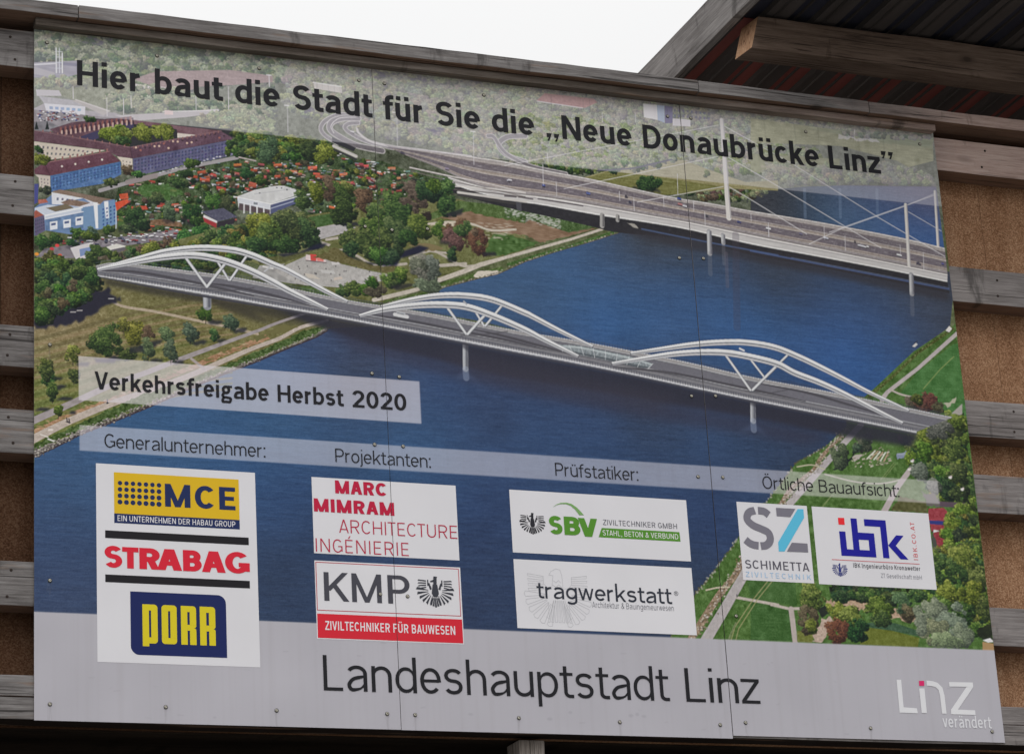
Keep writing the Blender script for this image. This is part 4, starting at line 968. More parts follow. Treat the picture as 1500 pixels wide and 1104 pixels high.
for _ in range(950):
    t = rg.random() ** 1.25; i = t * (len(bank) - 1.001); a, b_ = bank[int(i)], bank[int(i) + 1]; f_ = i - int(i); w = 3.6 - 2.6 * t
    c = B([(a[0] + (b_[0] - a[0]) * f_ + rg.normal(0, 1), a[1] + (b_[1] - a[1]) * f_ + rg.normal(.5, w * .75))])[0]
    s = rg.uniform(.6, 1.55) * (1.1 - .45 * t); dot(c[0] + .7, c[1] + .9, s, s * .8, (58, 52, 54), .7); dot(c[0], c[1], s, s * .8, [(156, 150, 142), (130, 124, 118), (178, 172, 164), (102, 96, 92)][rg.integers(4)], .9)
# dark grove by the ramp and its shade
fill(K('E', 192, 690, 300, 640, 580, 560, 600, 600, 670, 622, 560, 660, 430, 740, 300, 770, 190, 785), (34, 34, 50), .95, soft=1, rag=2)
forest(K('E', 192, 400, 330, 395, 470, 432, 530, 480, 560, 545, 480, 610, 460, 650, 330, 680, 280, 720, 192, 745), ['g', 'd', 'g'], (8, 13), 11, 1.7, 1.25, base=(24, 36, 28))
tree(*K('E', 395, 545)[0], 7, 10, 'b', 1.4); tree(*K('E', 340, 640)[0], 8, 9, 'b', 1.4); tree(*K('E', 262, 585)[0], 5, 7, 'b', 1.3); tree(*K('E', 440, 470)[0], 18, 15, 'g', 1.7, 1.2); tree(*K('E', 500, 500)[0], 12, 13, 'g', 1.6, 1.2); tree(*K('E', 230, 700)[0], 11, 11, 'g', 1.6, 1.2)
for x, y in ((395, 690), (430, 682), (600, 618)): line(K('E', x - 12, y, x + 14, y), 1.6, (180, 176, 176), .8)
# single trees of the meadow
for x, y, rx, ry, p_, sx in ((575, 840, 26, 25, 'g', 1), (735, 800, 16, 18, 'y', 1), (670, 760, 10, 10, 'y', 0), (800, 800, 9, 13, 'b', 1), (1110, 700, 13, 11, 'g', 1), (1245, 740, 11, 12, 'e', 1), (1028, 800, 11, 14, 'e', 1), (1155, 810, 8, 8, 'g', 1), (905, 820, 10, 13, 'e', 0), (800, 890, 10, 15, 'e', 1), (922, 900, 9, 16, 'e', 1), (680, 915, 14, 9, 'g', 0), (245, 985, 11, 13, 'g', 0), (395, 920, 11, 12, 'y', 1), (265, 1040, 9, 14, 'g', 1), (400, 1020, 8, 12, 'g', 0)):
    c = K('E', x, y)[0]
    if sx:
        fill([(c[0] + 2, c[1] + ry + 2), (c[0] + 10, c[1] + ry - 1.5), (c[0] + rx * 1.5 + 8, c[1] + ry - 1), (c[0] + rx * 1.3 + 6, c[1] + ry + 4), (c[0] + 8, c[1] + ry + 5)], (34, 36, 46), .8, soft=1, rag=1)
    tree(c[0], c[1], rx, ry, p_, 1.45, 1.0, trunk=4 if rx < 14 else 0, lobe=4.5 if rx < 14 else 7, gap=.35 if rx < 14 else .1)
fill(K('E', 510, 940, 630, 938, 620, 965, 520, 962), (36, 36, 56), .85, soft=1); fill(K('E', 700, 880, 770, 870, 780, 905, 700, 912), (36, 40, 46), .8, soft=1)
for x, y in ((310, 1048), (330, 1090)): fill(K('E', x - 25, y, x, y - 8, x + 35, y - 5, x + 15, y + 10), (34, 36, 44), .85, soft=1)
for x, y, w in ((350, 165, 50), (230, 222, 45), (395, 240, 20)): fill(K('I', x - w, y + 6, x - 10, y - 12, x + w, y - 8, x + w * .6, y + 8), (34, 36, 46), .85, soft=1)
tree(*K('I', 285, 120)[0], 9, 13, 'g', 1.4, trunk=5); tree(*K('I', 316, 215)[0], 6, 11, 'l', 1.3, trunk=4); tree(*K('I', 250, 20)[0], 10, 13, 'g', 1.4)
for x, y in ((362, 275), (374, 280), (580, 175)): line(K('I', x, y - 8, x + 2, y + 14), 1.6, (38, 36, 46)); line(K('I', x - 5, y + 12, x + 8, y + 12), 1, (38, 36, 46))
line(K('I', 266, 332, 284, 330), 3, (206, 196, 188)); line(K('I', 220, 355, 260, 370), 1.6, (206, 200, 192)); line(K('I', 262, 380, 292, 392), 2, (206, 200, 192))

# --- park trees
for x, y, rx, ry, p_ in ((60, 230, 22, 22, 'y'), (130, 270, 27, 28, 'g'), (240, 230, 24, 25, 'g'), (200, 190, 22, 14, 'g'), (300, 270, 18, 22, 'd'), (170, 330, 26, 12, 'd'), (30, 330, 14, 14, 'd')): tree(*K('F', x, y)[0], rx, ry, p_, 1.8, 1.2, lobe=7)
fill(K('F', 130, 378, 250, 370, 350, 322, 405, 322, 380, 345, 260, 372, 170, 392), (30, 32, 52), .9, soft=1)
for x, y, rx, ry, p_ in ((60, 60, 0, 0, 'g'), (480, 60, 24, 22, 'g'), (490, 140, 23, 23, 'd'), (350, 35, 13, 18, 'l'), (520, 20, 12, 9, 'l'), (600, 80, 13, 22, 'b'), (270, 85, 11, 16, 'g'), (410, 30, 8, 18, 'b')):
    if rx: tree(*K('F', x, y)[0], rx, ry, p_, 1.6, 1.15, lobe=6)
fill(K('F', 480, 215, 560, 205, 590, 225, 500, 228), (32, 34, 46), .85, soft=1)
fill(K('F', 700, 420, 820, 360, 900, 330, 955, 345, 900, 375, 800, 400, 780, 440, 700, 442), (28, 30, 52), .95, soft=1); fill(K('F', 490, 370, 540, 385, 600, 420, 700, 430, 640, 435, 520, 392), (30, 34, 44), .9, soft=1)
for x, y, rx, ry, p_ in ((770, 110, 26, 18, 'g'), (885, 80, 26, 27, 'b'), (1040, 80, 23, 26, 'g'), (960, 40, 20, 20, 'd'), (990, 20, 14, 10, 'g'), (700, 160, 24, 18, 'g'), (800, 190, 27, 26, 'd'), (900, 235, 20, 20, 'g'), (660, 240, 24, 26, 'g'), (570, 300, 26, 24, 'g'), (760, 280, 28, 28, 'g'), (660, 330, 26, 26, 'g'), (540, 350, 12, 10, 'd'), (690, 385, 18, 14, 'g'), (765, 385, 14, 13, 'd'), (835, 300, 14, 14, 'd')):
    tree(*K('F', x, y)[0], rx, ry, p_, 1.8, 1.2, lobe=7)
fill(K('F', 1040, 160, 1140, 130, 1130, 165, 1060, 180), (32, 34, 44), .8, soft=1)
for x, y, rx, ry, p_ in ((1010, 250, 12, 14, 'g'), (1120, 260, 22, 20, 'r'), (1080, 300, 16, 17, 'b'), (1150, 250, 16, 10, 'g'), (1220, 310, 16, 20, 'r'), (1200, 260, 6, 8, 'b')): tree(*K('F', x, y)[0], rx, ry, p_, 1.5, 1.1, lobe=5, gap=.2)
fill(K('F', 1240, 370, 1310, 365, 1320, 385, 1250, 390), (36, 36, 44), .85, soft=1); fill(K('F', 1010, 300, 1060, 310, 1080, 330, 1010, 325), (46, 46, 46), .7, soft=1)
tree(*K('F', 1078, 378)[0], 7, 10, 'd', 1.4, 1.2, shade=.8)
for x, y, rx, ry, p_ in ((485, 575, 9, 10, 'g'), (550, 560, 10, 14, 'g'), (600, 560, 8, 10, 'l'), (660, 560, 18, 14, 'b'), (640, 530, 10, 8, 'g'), (720, 520, 10, 10, 'l'), (775, 500, 13, 12, 'g'), (810, 480, 9, 10, 'l'), (760, 545, 9, 6, 'd')): tree(*K('F', x, y)[0], rx, ry, p_, 1.5, 1.1, lobe=5)
fill(K('F', 740, 550, 850, 535, 880, 545, 780, 575), (40, 40, 44), .8, soft=1)
for x, y, rx, ry in ((930, 470, 23, 26), (950, 545, 20, 15), (900, 430, 14, 12), (980, 450, 12, 16)): tree(*K('F', x, y)[0], rx, ry, 'w', 1.6, 1.1, lobe=6)
fill(K('F', 250, 555, 310, 545, 430, 595, 400, 605, 250, 570), (72, 92, 50), amp=((n2, 8),), rag=1)
for x in range(1, 5): line(K('F', 150 + x * 60, 560 + x * 4, 150 + x * 60, 580 + x * 5), .8, (196, 194, 198), .6)

# --- right bank
fill([(1400, 474), (1395, 479), (1339, 515), (1279, 571), (1266, 583), (1250, 605), (1240, 625), (1209, 655), (1166, 679), (1126, 732), (1080, 791), (1046, 838), (1020, 869), (975, 950), (1465, 965), (1440, 800)], (72, 102, 48), amp=((n8, 5), (n4, 6), (n1, 5)))
fill([(1420, 500), (1396, 505), (1345, 545), (1318, 578), (1348, 583), (1380, 600), (1420, 620)], (68, 110, 58), amp=((n8, 5), (hz, 3), (n1, 3)))
line(K('H', 1095, 930, 1020, 1000, 930, 1104), 1.2, (150, 156, 98), .7)
line([(1396, 482), (1345, 517), (1310, 550), (1272, 583)], 5, (74, 84, 38), amp=((n2, 12), (n1, 8)))
line([(1402, 489), (1345, 540), (1300, 575), (1292, 586)], [6, 5.5, 6, 8], (172, 164, 162), amp=((n4, 3),)); line([(1306, 572), (1320, 578), (1341, 583)], 3, (176, 168, 158), curve=True)
fill(K('H', 1050, 790, 1070, 765, 1085, 780, 1070, 800), (206, 202, 198)); fill(K('H', 870, 875, 890, 855, 900, 865, 885, 880), (186, 186, 186)); line(K('H', 880, 862, 900, 845), 1.2, (50, 50, 60))
fill(K('L', 1040, 190, 1080, 180, 1120, 140, 1105, 175, 1060, 215), (190, 180, 166), .8, rag=1); fill(K('L', 1085, 240, 1140, 190, 1140, 260, 1090, 270), (168, 158, 156), .9)
fill(K('L', 830, 205, 940, 200, 1040, 235, 1000, 245, 860, 225), (38, 38, 40), .7, soft=1)
for x, y, rx, ry, p_ in ((870, 185, 12, 9, 'b'), (960, 175, 18, 14, 'r'), (920, 200, 14, 9, 'r'), (1010, 210, 12, 9, 'b'), (900, 165, 10, 8, 'g')): tree(*K('L', x, y)[0], rx, ry, p_, 1.5, 1.1, lobe=5)
# near side
line([(1262, 622), (1215, 673), (1157, 738), (1125, 775), (1088, 846), (1060, 895), (1030, 945)], [9, 10, 11, 12, 14, 15, 16], (168, 162, 162), amp=((n4, 3), (n1, 2)))
line([(1232, 640), (1205, 668), (1190, 690), (1160, 715), (1140, 745), (1112, 775), (1080, 838), (1055, 870), (1028, 912), (1010, 940)], [4, 6, 5, 7, 7, 8, 9, 10, 11, 10], (138, 118, 98), curve=True, amp=((n2, 10), (n1, 8)))
for _ in range(420):
    t = rg.random(); P_ = [(1240, 628), (1190, 690), (1140, 745), (1090, 815), (1055, 872), (1015, 940)]; i = t * 4.999; a, b_ = P_[int(i)], P_[int(i) + 1]; f_ = i - int(i)
    c = B([(a[0] + (b_[0] - a[0]) * f_ + rg.normal(0, 4), a[1] + (b_[1] - a[1]) * f_)])[0]; s = rg.uniform(.8, 2); dot(c[0] + .8, c[1] + .8, s, s * .8, (70, 60, 54), .6); dot(c[0], c[1], s, s * .7, [(186, 176, 160), (150, 132, 112), (110, 104, 66), (200, 194, 184)][rg.integers(4)], .85)
for t in np.linspace(0, 1, 150):
    P_ = [(1209, 655), (1166, 679), (1126, 732), (1080, 791), (1046, 838), (1020, 869), (990, 925)]; i = t * 5.999; a, b_ = P_[int(i)], P_[int(i) + 1]; f_ = i - int(i)
    c = B([(a[0] + (b_[0] - a[0]) * f_ + rg.normal(0, 1.2), a[1] + (b_[1] - a[1]) * f_)])[0]; dot(c[0], c[1], rg.uniform(1, 2.4), rg.uniform(.8, 1.8), [(150, 150, 136), (80, 76, 58), (70, 84, 44)][rg.integers(3)], .9)
line(K('L', 250, 530, 330, 520, 400, 545), 1.6, (180, 176, 150), curve=True)
line(K('L', 400, 570, 560, 610, 700, 620, 810, 600), 2.2, (190, 184, 170), .9, curve=True)
line(K('L', 860, 545, 790, 640, 720, 770), [8, 9, 10], (172, 162, 160)); fill(K('L', 800, 690, 950, 720, 950, 780, 760, 765), (84, 84, 50), amp=((n4, 7),), rag=1)
for a in ((440, 680, 390, 745), (430, 690, 380, 750), (770, 510, 700, 600), (780, 515, 720, 590)): line(K('L', *a), 1, (140, 148, 104), .6)
fill(K('L', 600, 330, 880, 350, 870, 400, 650, 350), (50, 70, 40), .5, soft=2)
fill(K('L', 440, 550, 540, 470, 560, 450, 545, 490, 480, 550), (22, 24, 34), .95, rag=2); fill(K('L', 545, 480, 590, 450, 600, 470, 560, 500), (170, 164, 156), rag=2)
for x, y, rx, ry in ((470, 490, 14, 18), (500, 440, 10, 10), (600, 410, 16, 15), (630, 375, 9, 9), (570, 430, 10, 8)): tree(*K('L', x, y)[0], rx, ry, 'e', 1.5, 1.1, lobe=5)
for _ in range(60):
    x, y = rg.uniform(540, 745), rg.uniform(430, 530)
    if (x - 540) * .4 + (y - 430) * .9 > 40 and (745 - x) + (530 - y) * .5 > 20:
        c = B(K('L', x, y))[0]; blocks(c[0], c[1], rg.uniform(2, 6), rg.uniform(1, 2.2), [(206, 200, 192), (190, 180, 166), (140, 130, 116), (110, 96, 84)][rg.integers(4)], .85, rg.uniform(-.8, .2))
for k in range(6): line(K('L', 628 + k * 18, 485 + k * 3, 670 + k * 14, 445 + k * 2), 2, [(214, 208, 200), (170, 140, 120)][k % 2], .9)
fill(K('L', 780, 465, 840, 445, 872, 475, 790, 488), (150, 156, 178), .9, rag=1); 
for k in range(5): line(K('L', 785, 468 + k * 4, 865, 470 + k * 4), .7, (96, 104, 140), .8)
tree(*K('L', 825, 395)[0], 9, 8, 'd', 1.4); tree(*K('L', 805, 380)[0], 5, 5, 'r', 1.2)
forest(K('L', 880, 340, 900, 295, 1060, 275, 1075, 265, 1150, 245, 1165, 380, 1180, 480, 1210, 740, 1160, 760, 1010, 690, 960, 620, 870, 560, 860, 450), ['l', 'g', 'l', 'g', 'd'], (9, 15), 13, 1.9, 1.15, base=(34, 46, 26))
for x, y, rx, ry, p_ in ((960, 400, 30, 30, 'l'), (920, 440, 20, 18, 'l'), (1060, 360, 26, 26, 'g'), (1100, 290, 16, 16, 'l'), (1010, 330, 24, 16, 'w'), (1100, 450, 20, 24, 'g'), (920, 560, 16, 14, 'w'), (1120, 560, 18, 20, 'g'), (1060, 650, 18, 18, 'd'), (1130, 680, 18, 16, 'd'), (980, 640, 14, 12, 'w')): tree(*K('L', x, y)[0], rx, ry, p_, 1.9, 1.1, lobe=7)
for x, y in ((1075, 588), (1140, 652), (870, 500), (855, 545)): c = B(K('L', x, y))[0]; dot(c[0], c[1], 3, 2, (206, 204, 198)); dot(c[0] + 2, c[1] - 2, 1.6, 1.4, (196, 180, 182))
fill(K('L', 1000, 715, 1165, 725, 1170, 750, 1010, 745), (84, 70, 80)); fill(K('L', 920, 665, 1010, 690, 1010, 735, 960, 740), (96, 92, 88), rag=2)
fill(K('L', 958, 755, 1040, 750, 1078, 790, 1060, 860, 975, 880, 955, 800), (142, 58, 66), amp=((n2, 6),)); fill(K('L', 962, 818, 1055, 822, 1052, 845, 966, 838), (46, 56, 116)); fill(K('L', 985, 870, 1060, 880, 1030, 965, 1000, 960, 985, 900), (138, 54, 62), amp=((n2, 6),)); line(K('L', 975, 880, 1055, 870), 1.6, (56, 44, 48)); fill(K('L', 985, 868, 1020, 875, 985, 884), (206, 204, 204))
fill(K('L', 975, 890, 1010, 950, 1020, 985, 980, 980), (70, 72, 66), rag=2)
forest(K('L', 1080, 765, 1210, 745, 1250, 1000) + K('P', 1265, 200, 1300, 430, 1270, 480, 1180, 420, 1100, 330, 1000, 300, 780, 220, 990, 200, 985, 60) + K('L', 1000, 985, 1050, 940, 1040, 880), ['l', 'y', 'g', 'l', 'd'], (9, 15), 12, 1.9, 1.15, base=(36, 46, 24))
for x, y, rx, ry, p_ in ((1150, 60, 26, 24, 'l'), (1220, 150, 20, 24, 'y'), (1060, 120, 26, 22, 'g'), (1190, 250, 22, 22, 'l'), (1080, 230, 22, 18, 'y'), (1260, 330, 14, 20, 'g'), (1150, 340, 18, 16, 'g')): tree(*K('P', x, y)[0], rx, ry, p_, 1.9, 1.1, lobe=7)
# lawn and trees under the sponsors' fields
fill(K('P', 0, 280, 210, 325, 230, 498, 0, 490), (58, 92, 44), amp=((n8, 5), (hz, 3), (n1, 4))); fill(K('P', -20, 170, 240, 180, 250, 310, 0, 270), (62, 94, 46), amp=((n8, 5), (n1, 4)))
line(K('O', 1250, 262, 1472, 302) + K('P', 110, 300, 205, 322, 280, 322), 4.2, (176, 168, 158), amp=((n2, 3),)); line(K('P', 218, 325, 240, 505), 8.5, (172, 162, 156), amp=((n4, 3),))
for a in ((1420, 170, 1340, 270, 1240, 420, 1220, 490), (1440, 175, 1360, 275, 1260, 430, 1245, 490)): line(K('O', *a), 1.4, (150, 146, 104), .8)
line(K('O', 1245, 400, 1205, 490), 3, (110, 116, 84), .7, amp=((n1, 14),))
line(K('O', 1085, 222, 1150, 208, 1210, 206), 2, (186, 178, 156), curve=True); c = B(K('O', 1248, 255))[0]; blocks(c[0], c[1] - 3, 1.6, 5, (40, 40, 56))
fill(K('P', 250, 440, 350, 450, 330, 505, 250, 500), (104, 110, 52), amp=((n2, 6),)); fill(K('P', 340, 470, 385, 380, 430, 360, 450, 400, 400, 470, 390, 508, 340, 502), (176, 156, 142), rag=1.5, amp=((n2, 8),))
fill(K('P', 590, 470, 640, 425, 760, 440, 910, 480, 900, 530, 590, 515), (96, 104, 42), amp=((n4, 5), (n1, 3))); fill(K('P', 610, 400, 700, 395, 780, 400, 930, 450, 900, 470, 760, 440, 650, 425), (58, 84, 62), amp=((n2, 6),))
fill(K('P', 400, 270, 620, 285, 800, 330, 940, 390, 840, 390, 600, 325, 420, 310), (166, 142, 120), rag=2, amp=((n2, 8),))
forest(K('P', 425, 195, 620, 195, 780, 210, 780, 290, 620, 285, 430, 270), ['d', 'g', 'd'], (7, 11), 9, 1.7, 1.1, base=(26, 34, 24))
fill(K('P', 360, 330, 400, 300, 420, 340, 390, 370), (30, 34, 34), .9, rag=1)
for x, y, rx, ry, p_ in ((330, 265, 24, 22, 'l'), (315, 390, 19, 20, 'b'), (320, 420, 12, 10, 'y'), (470, 340, 17, 14, 'y'), (530, 400, 22, 26, 'y'), (560, 440, 15, 18, 'd'), (455, 450, 17, 17, 'r'), (490, 420, 12, 14, 'r'), (600, 430, 8, 18, 'd'), (690, 320, 24, 20, 'l'), (700, 380, 18, 11, 'g'), (820, 290, 16, 18, 'e'), (850, 350, 14, 12, 'b'), (900, 250, 16, 10, 'g')): tree(*K('P', x, y)[0], rx, ry, p_, 1.8, 1.1, lobe=6)
for x, y, rx, ry in ((980, 340, 26, 22), (1080, 420, 34, 30), (1000, 450, 26, 24), (1160, 480, 22, 18), (1060, 500, 34, 12), (920, 420, 10, 22)): tree(*K('P', x, y)[0], rx, ry, ((58, 64, 58), (104, 114, 92), (152, 158, 134)), 1.5, 1.2, lobe=7)
fill(K('P', 1200, 430, 1300, 400, 1310, 490, 1250, 490), (30, 34, 26), .85, rag=2); fill(K('P', 1250, 500, 1310, 510, 1312, 550, 1250, 545), (160, 130, 92)); fill(K('P', 1250, 492, 1290, 480, 1312, 500, 1280, 505), (206, 204, 206))

# --- the new bridge
FAR = [(141, 390), (174, 386), (261, 396), (330, 405), (400, 418), (506, 440), (560, 449), (640, 462), (740, 482), (868, 504), (1000, 530), (1100, 553), (1200, 572), (1290, 590), (1394, 612)]
NEAR = [(144, 404), (190, 411), (270, 424), (330, 434), (400, 447), (470, 459), (544, 473), (640, 491), (740, 510), (840, 529), (922, 546), (1010, 565), (1100, 584), (1220, 608), (1343, 632.5)]
LOWN = [(150, 408), (270, 431), (400, 453), (544, 479), (740, 517), (922, 552), (1100, 590), (1343, 638)]
SH1 = [(400, 452), (544, 476), (740, 515), (922, 550), (1100, 588), (1345, 637), (1335, 655), (1240, 640), (1100, 612), (922, 582), (740, 552), (640, 528), (544, 506), (470, 480)]
fill(SH1, (42, 42, 54), .92, soft=3); fill([(480, 485), (544, 500), (740, 545), (922, 578), (1100, 610), (1220, 640), (1180, 652), (1000, 622), (800, 586), (640, 548), (520, 512)], (50, 50, 68), .6, soft=7)
fill([(640, 510), (740, 528), (922, 566), (1000, 582), (960, 600), (800, 575), (690, 548)], (56, 54, 66), .45, soft=8)
for x, y0, y1, w, wet in ((303.5, 428, 449, 12, 0), (682, 498, 541, 8.5, 1), (1103, 584, 617, 9, 1)):
    line([(x, y0), (x + .6, y1)], w, (132, 134, 140)); line([(x - w * .22, y0), (x - w * .2, y1)], w * .35, (168, 170, 176)); line([(x + w * .3, y0), (x + w * .3, y1)], w * .3, (92, 94, 104)); fill([(x - w * .6, y0), (x + w * .6, y0), (x + w * .6, y0 + (y1 - y0) * .4), (x - w * .6, y0 + (y1 - y0) * .25)], (50, 50, 60), .6, soft=1)
    if wet: line([(x + .5, y1), (x + 1.5, y1 + 13)], w * 1.1, (150, 160, 180), .45); fill([(x - 20, y1 + 18), (x, y1 + 3), (x + 22, y1 + 20), (x, y1 + 12)], (90, 108, 140), .35, soft=3)
strip(FAR, NEAR, 0, 1.03, (114, 113, 119), amp=((n8, 2), (n2, 1)))
for t0, t1, c_ in ((-.03, .03, (176, 176, 178)), (.03, .13, (146, 143, 144)), (.13, .17, (168, 168, 170)), (.17, .22, (100, 100, 106)), (.22, .62, (104, 103, 111)), (.62, .66, (160, 160, 164)), (.66, .72, (92, 92, 98)), (.72, .86, (118, 117, 122)), (.86, .9, (90, 90, 96)), (.9, .97, (122, 121, 126))):
    strip(FAR, NEAR, t0, t1, c_, amp=((n2, 1.5),))
strip(NEAR, LOWN, -.1, .38, (186, 186, 190)); strip(NEAR, LOWN, .38, .62, (96, 96, 104)); strip(NEAR, LOWN, .62, 1.0, (60, 60, 70), .9)
for f_, n_ in ((FAR, 260), (NEAR, 300)):
    q = smooth(B(f_), 12); s = np.r_[0, np.cumsum(np.hypot(*np.diff(q, axis=0).T))]
    for d in np.arange(60 if f_ is FAR else 10, s[-1] - 4, 4.2):
        x, y = np.interp(d, s, q[:, 0]), np.interp(d, s, q[:, 1]); line([(x, y), (x, y - 4.5)], .8, (52, 56, 72), .75, raw=True)
    line(q - [0, 4.5], .9, (74, 80, 96), .6, raw=True)
# shadows of the arches on the carriageway
for a in (((150, 397), (200, 399), (270, 411), (330, 424), (372, 434)), ((300, 415), (340, 420), (400, 433), (455, 448)), ((545, 461), (600, 470), (660, 482), (700, 490), (740, 498), (800, 512)), ((690, 482), (740, 493), (800, 509), (838, 519)), ((900, 538), (980, 546), (1060, 562), (1120, 575), (1180, 588)), ((1110, 562), (1180, 575), (1240, 592), (1300, 610))):
    line(list(a), [1.5] + [4] * (len(a) - 2) + [1.5], (66, 64, 70), .8, curve=True)
line([(296, 423), (330, 427), (372, 422)], 2, (74, 72, 78), .6); line([(676, 492), (712, 490), (744, 486)], 2, (74, 72, 78), .6); line([(1092, 573), (1130, 576), (1160, 570)], 2, (74, 72, 78), .6)
# glazed stop between the second and third arch
q0, q1 = [(817, 505), (850, 507), (890, 515), (930, 524), (957, 533)], [(825, 515), (850, 520), (890, 528), (930, 537), (950, 540)]
strip(q0, q1, 0, 1, (128, 136, 140), .92, amp=((n2, 9), (n1, 6))); strip(q0, q1, .1, .3, (178, 186, 188), .8); strip(q0, q1, .75, 1, (72, 78, 84), .8)
for t in np.linspace(0, 1, 9): 
    a, b_ = between(q0, q1, 0)[int(t * 159)], between(q0, q1, 1)[int(t * 159)]; line([a, b_], .9, (206, 208, 210), .8, raw=True)
# car on the bridge
line([(580, 464.5), (597, 467.5)], 5, (72, 72, 78)); line([(579, 461), (597, 464.5)], 5.5, (196, 196, 198)); line([(583, 458), (593, 460)], 3.2, (170, 172, 176)); line([(583, 459), (592, 461)], 1.2, (84, 88, 96))
# arches: every rib a pair of tubes, lit above, shaded below
def rib(pts, w):
    P = np.array(smooth(B(pts), 10)); n_ = len(P); t = np.linspace(0, 1, n_); k = np.sin(np.pi * np.clip(t, .02, .98)) ** .55
    W = 3.0 + (w - 3.0) * k
    d = np.gradient(P, axis=0); d /= np.hypot(*d.T)[:, None]; nrm = np.stack([-d[:, 1], d[:, 0]], 1)
    nrm[nrm[:, 1] < 0] *= -1
    P = P + nrm * (W * .20)[:, None]
    line(P, W * .96, (58, 60, 70), .92, raw=True)
    line(P + nrm * (W * .36)[:, None], W * .30, (150, 151, 156), raw=True); line(P + nrm * (W * .31)[:, None], W * .17, (192, 192, 195), raw=True)
    line(P - nrm * (W * .20)[:, None], W * .56, (176, 177, 181), raw=True); line(P - nrm * (W * .26)[:, None], W * .40, (206, 206, 207), raw=True); line(P - nrm * (W * .34)[:, None], W * .2, (224, 224, 224), raw=True)
def strut(a, b_, w=4.4):
    a, b_ = B([a])[0], B([b_])[0]
    line([a, b_], w, (86, 88, 96), raw=True); line([a - [.5, .4], b_ - [.5, .4]], w * .78, (196, 197, 199), raw=True)
A1F = [(144, 394), (204, 377.5), (244.6, 367), (293.5, 361.8), (339.7, 364.5), (370, 372.5), (400, 385.5), (424, 396), (478.7, 426), (509, 441)]
A1N = [(144, 394.5), (204, 382), (244.6, 375), (285, 372.5), (326, 379.5), (367, 394.5), (400, 411), (424, 424.5), (450, 437.5), (480, 452.5)]
A2F = [(560, 448.5), (601, 438.5), (641.7, 432), (682.5, 431.5), (723, 438), (770, 457), (781, 462.5), (821.5, 484), (868, 507)]
A2N = [(527.6, 462), (560, 453), (601, 446.8), (641.7, 444.5), (682.5, 447.5), (723, 461), (770, 481.5), (800, 497.5), (847, 521)]
A3F = [(925, 517), (971, 510), (1011.7, 504), (1052.5, 500.5), (1093, 500.5), (1135, 507.5), (1173, 522.5), (1209, 540), (1240, 556), (1274, 574), (1331, 601)]
A3N = [(897.6, 532), (944, 524), (984.6, 517.5), (1025, 514.5), (1066, 515.5), (1107, 523), (1140, 532), (1165, 545), (1200, 558.5), (1236, 575), (1290, 603), (1322, 619)]
for F_, N_, far, near in ((A1F, A1N, (((316.6, 379), (336, 411)), ((364, 373), (338, 411))), (((272, 377), (304, 421)), ((333, 384), (304, 421)))),
                          (A2F, A2N, (((693, 450), (710, 478)), ((738, 446), (712, 478))), (((654, 448), (684, 490)), ((713, 460), (686, 490)))),
                          (A3F, A3N, (((1096, 522), (1120, 553)), ((1157, 518), (1122, 553))), (((1063, 520), (1100, 572)), ((1140, 535), (1103, 572))))):
    for s in far: strut(*s, 3.6)
    rib(F_, 10.0)
    for s in near: strut(*s)
    rib(N_, 11.0)
line([(397, 391), (388, 398)], 2.4, (176, 177, 180)); line([(680, 442), (684, 446)], 2.5, (160, 162, 168)); line([(1084, 511), (1090, 514)], 3, (196, 197, 200))

# a touch of sharpening, as in any printed aerial picture
for k in range(3): img[..., k] += .5 * (img[..., k] - blur(img[..., k], 1))
img += (n1 * 1.2)[..., None]
img = np.clip(img, 6, 236)
# --- overlays of the layout: pale veils and the grey base strip
def veil(x0, x1, z0, z1, col, a):
    fill([(x0 * S_, (BH - z1) * S_), (x1 * S_, (BH - z1) * S_), (x1 * S_, (BH - z0) * S_), (x0 * S_, (BH - z0) * S_)], col, a, raw=True)
veil(-.1, 4.6, 2.650, 3.2, (208, 205, 212), .46)
veil(.188, 1.697, 1.350, 1.544, (208, 202, 209), .66)
veil(.190, 4.249, 1.130, 1.242, (208, 202, 209), .54)
veil(-.1, 4.6, -.1, .4385, (167, 165, 172), 1.0)
fill([(0, (BH - .4385) * S_), (PW, (BH - .4385) * S_), (PW, PH), (0, PH)], (167, 165, 172), amp=((n60, .8),), raw=True)
# scuffs, drips and run-off marks that the years have left on the sheet
for _ in range(70):
    x, y = rg.uniform(60, 1440), rg.uniform(930, 1075)
    c = B([(x, y)])[0]; a = rg.uniform(1, 9); line([c, c + [a, rg.normal(0, 1)]], rg.uniform(.5, 1.3), (118, 116, 122), rg.uniform(.05, .28), raw=True)
for x in (806, 836, 925, 934, 944, 690, 315): c = B([(x, 1049 + rg.normal(0, 3))])[0]; dot(c[0], c[1], rg.uniform(2, 4), rg.uniform(1, 3), (140, 138, 146), .35)
for x, y in ((73, 1031), (243, 1035), (405, 1040), (567, 1045), (608, 1046), (760, 1051), (908, 1057), (1055, 1061), (1092, 1058), (1275, 1066), (1453, 1071), (73, 850), (73, 505)):
    c = B([(x, y)])[0]
    for k in range(3): line([c + [rg.normal(0, 1.6), 2], c + [rg.normal(0, 1.6), rg.uniform(10, 34)]], rg.uniform(.6, 1.4), (104, 100, 102), .16, raw=True)
for _ in range(36):
    x = rg.uniform(60, 1360); y = 52 + (x - 50) * .118; c = B([(x, y)])[0]; L_ = rg.uniform(8, 60); line([c, c + [rg.normal(0, 1), L_]], [rg.uniform(1, 3), .6], (70, 68, 66), .14, raw=True)
img = np.clip(img, 0, 255)

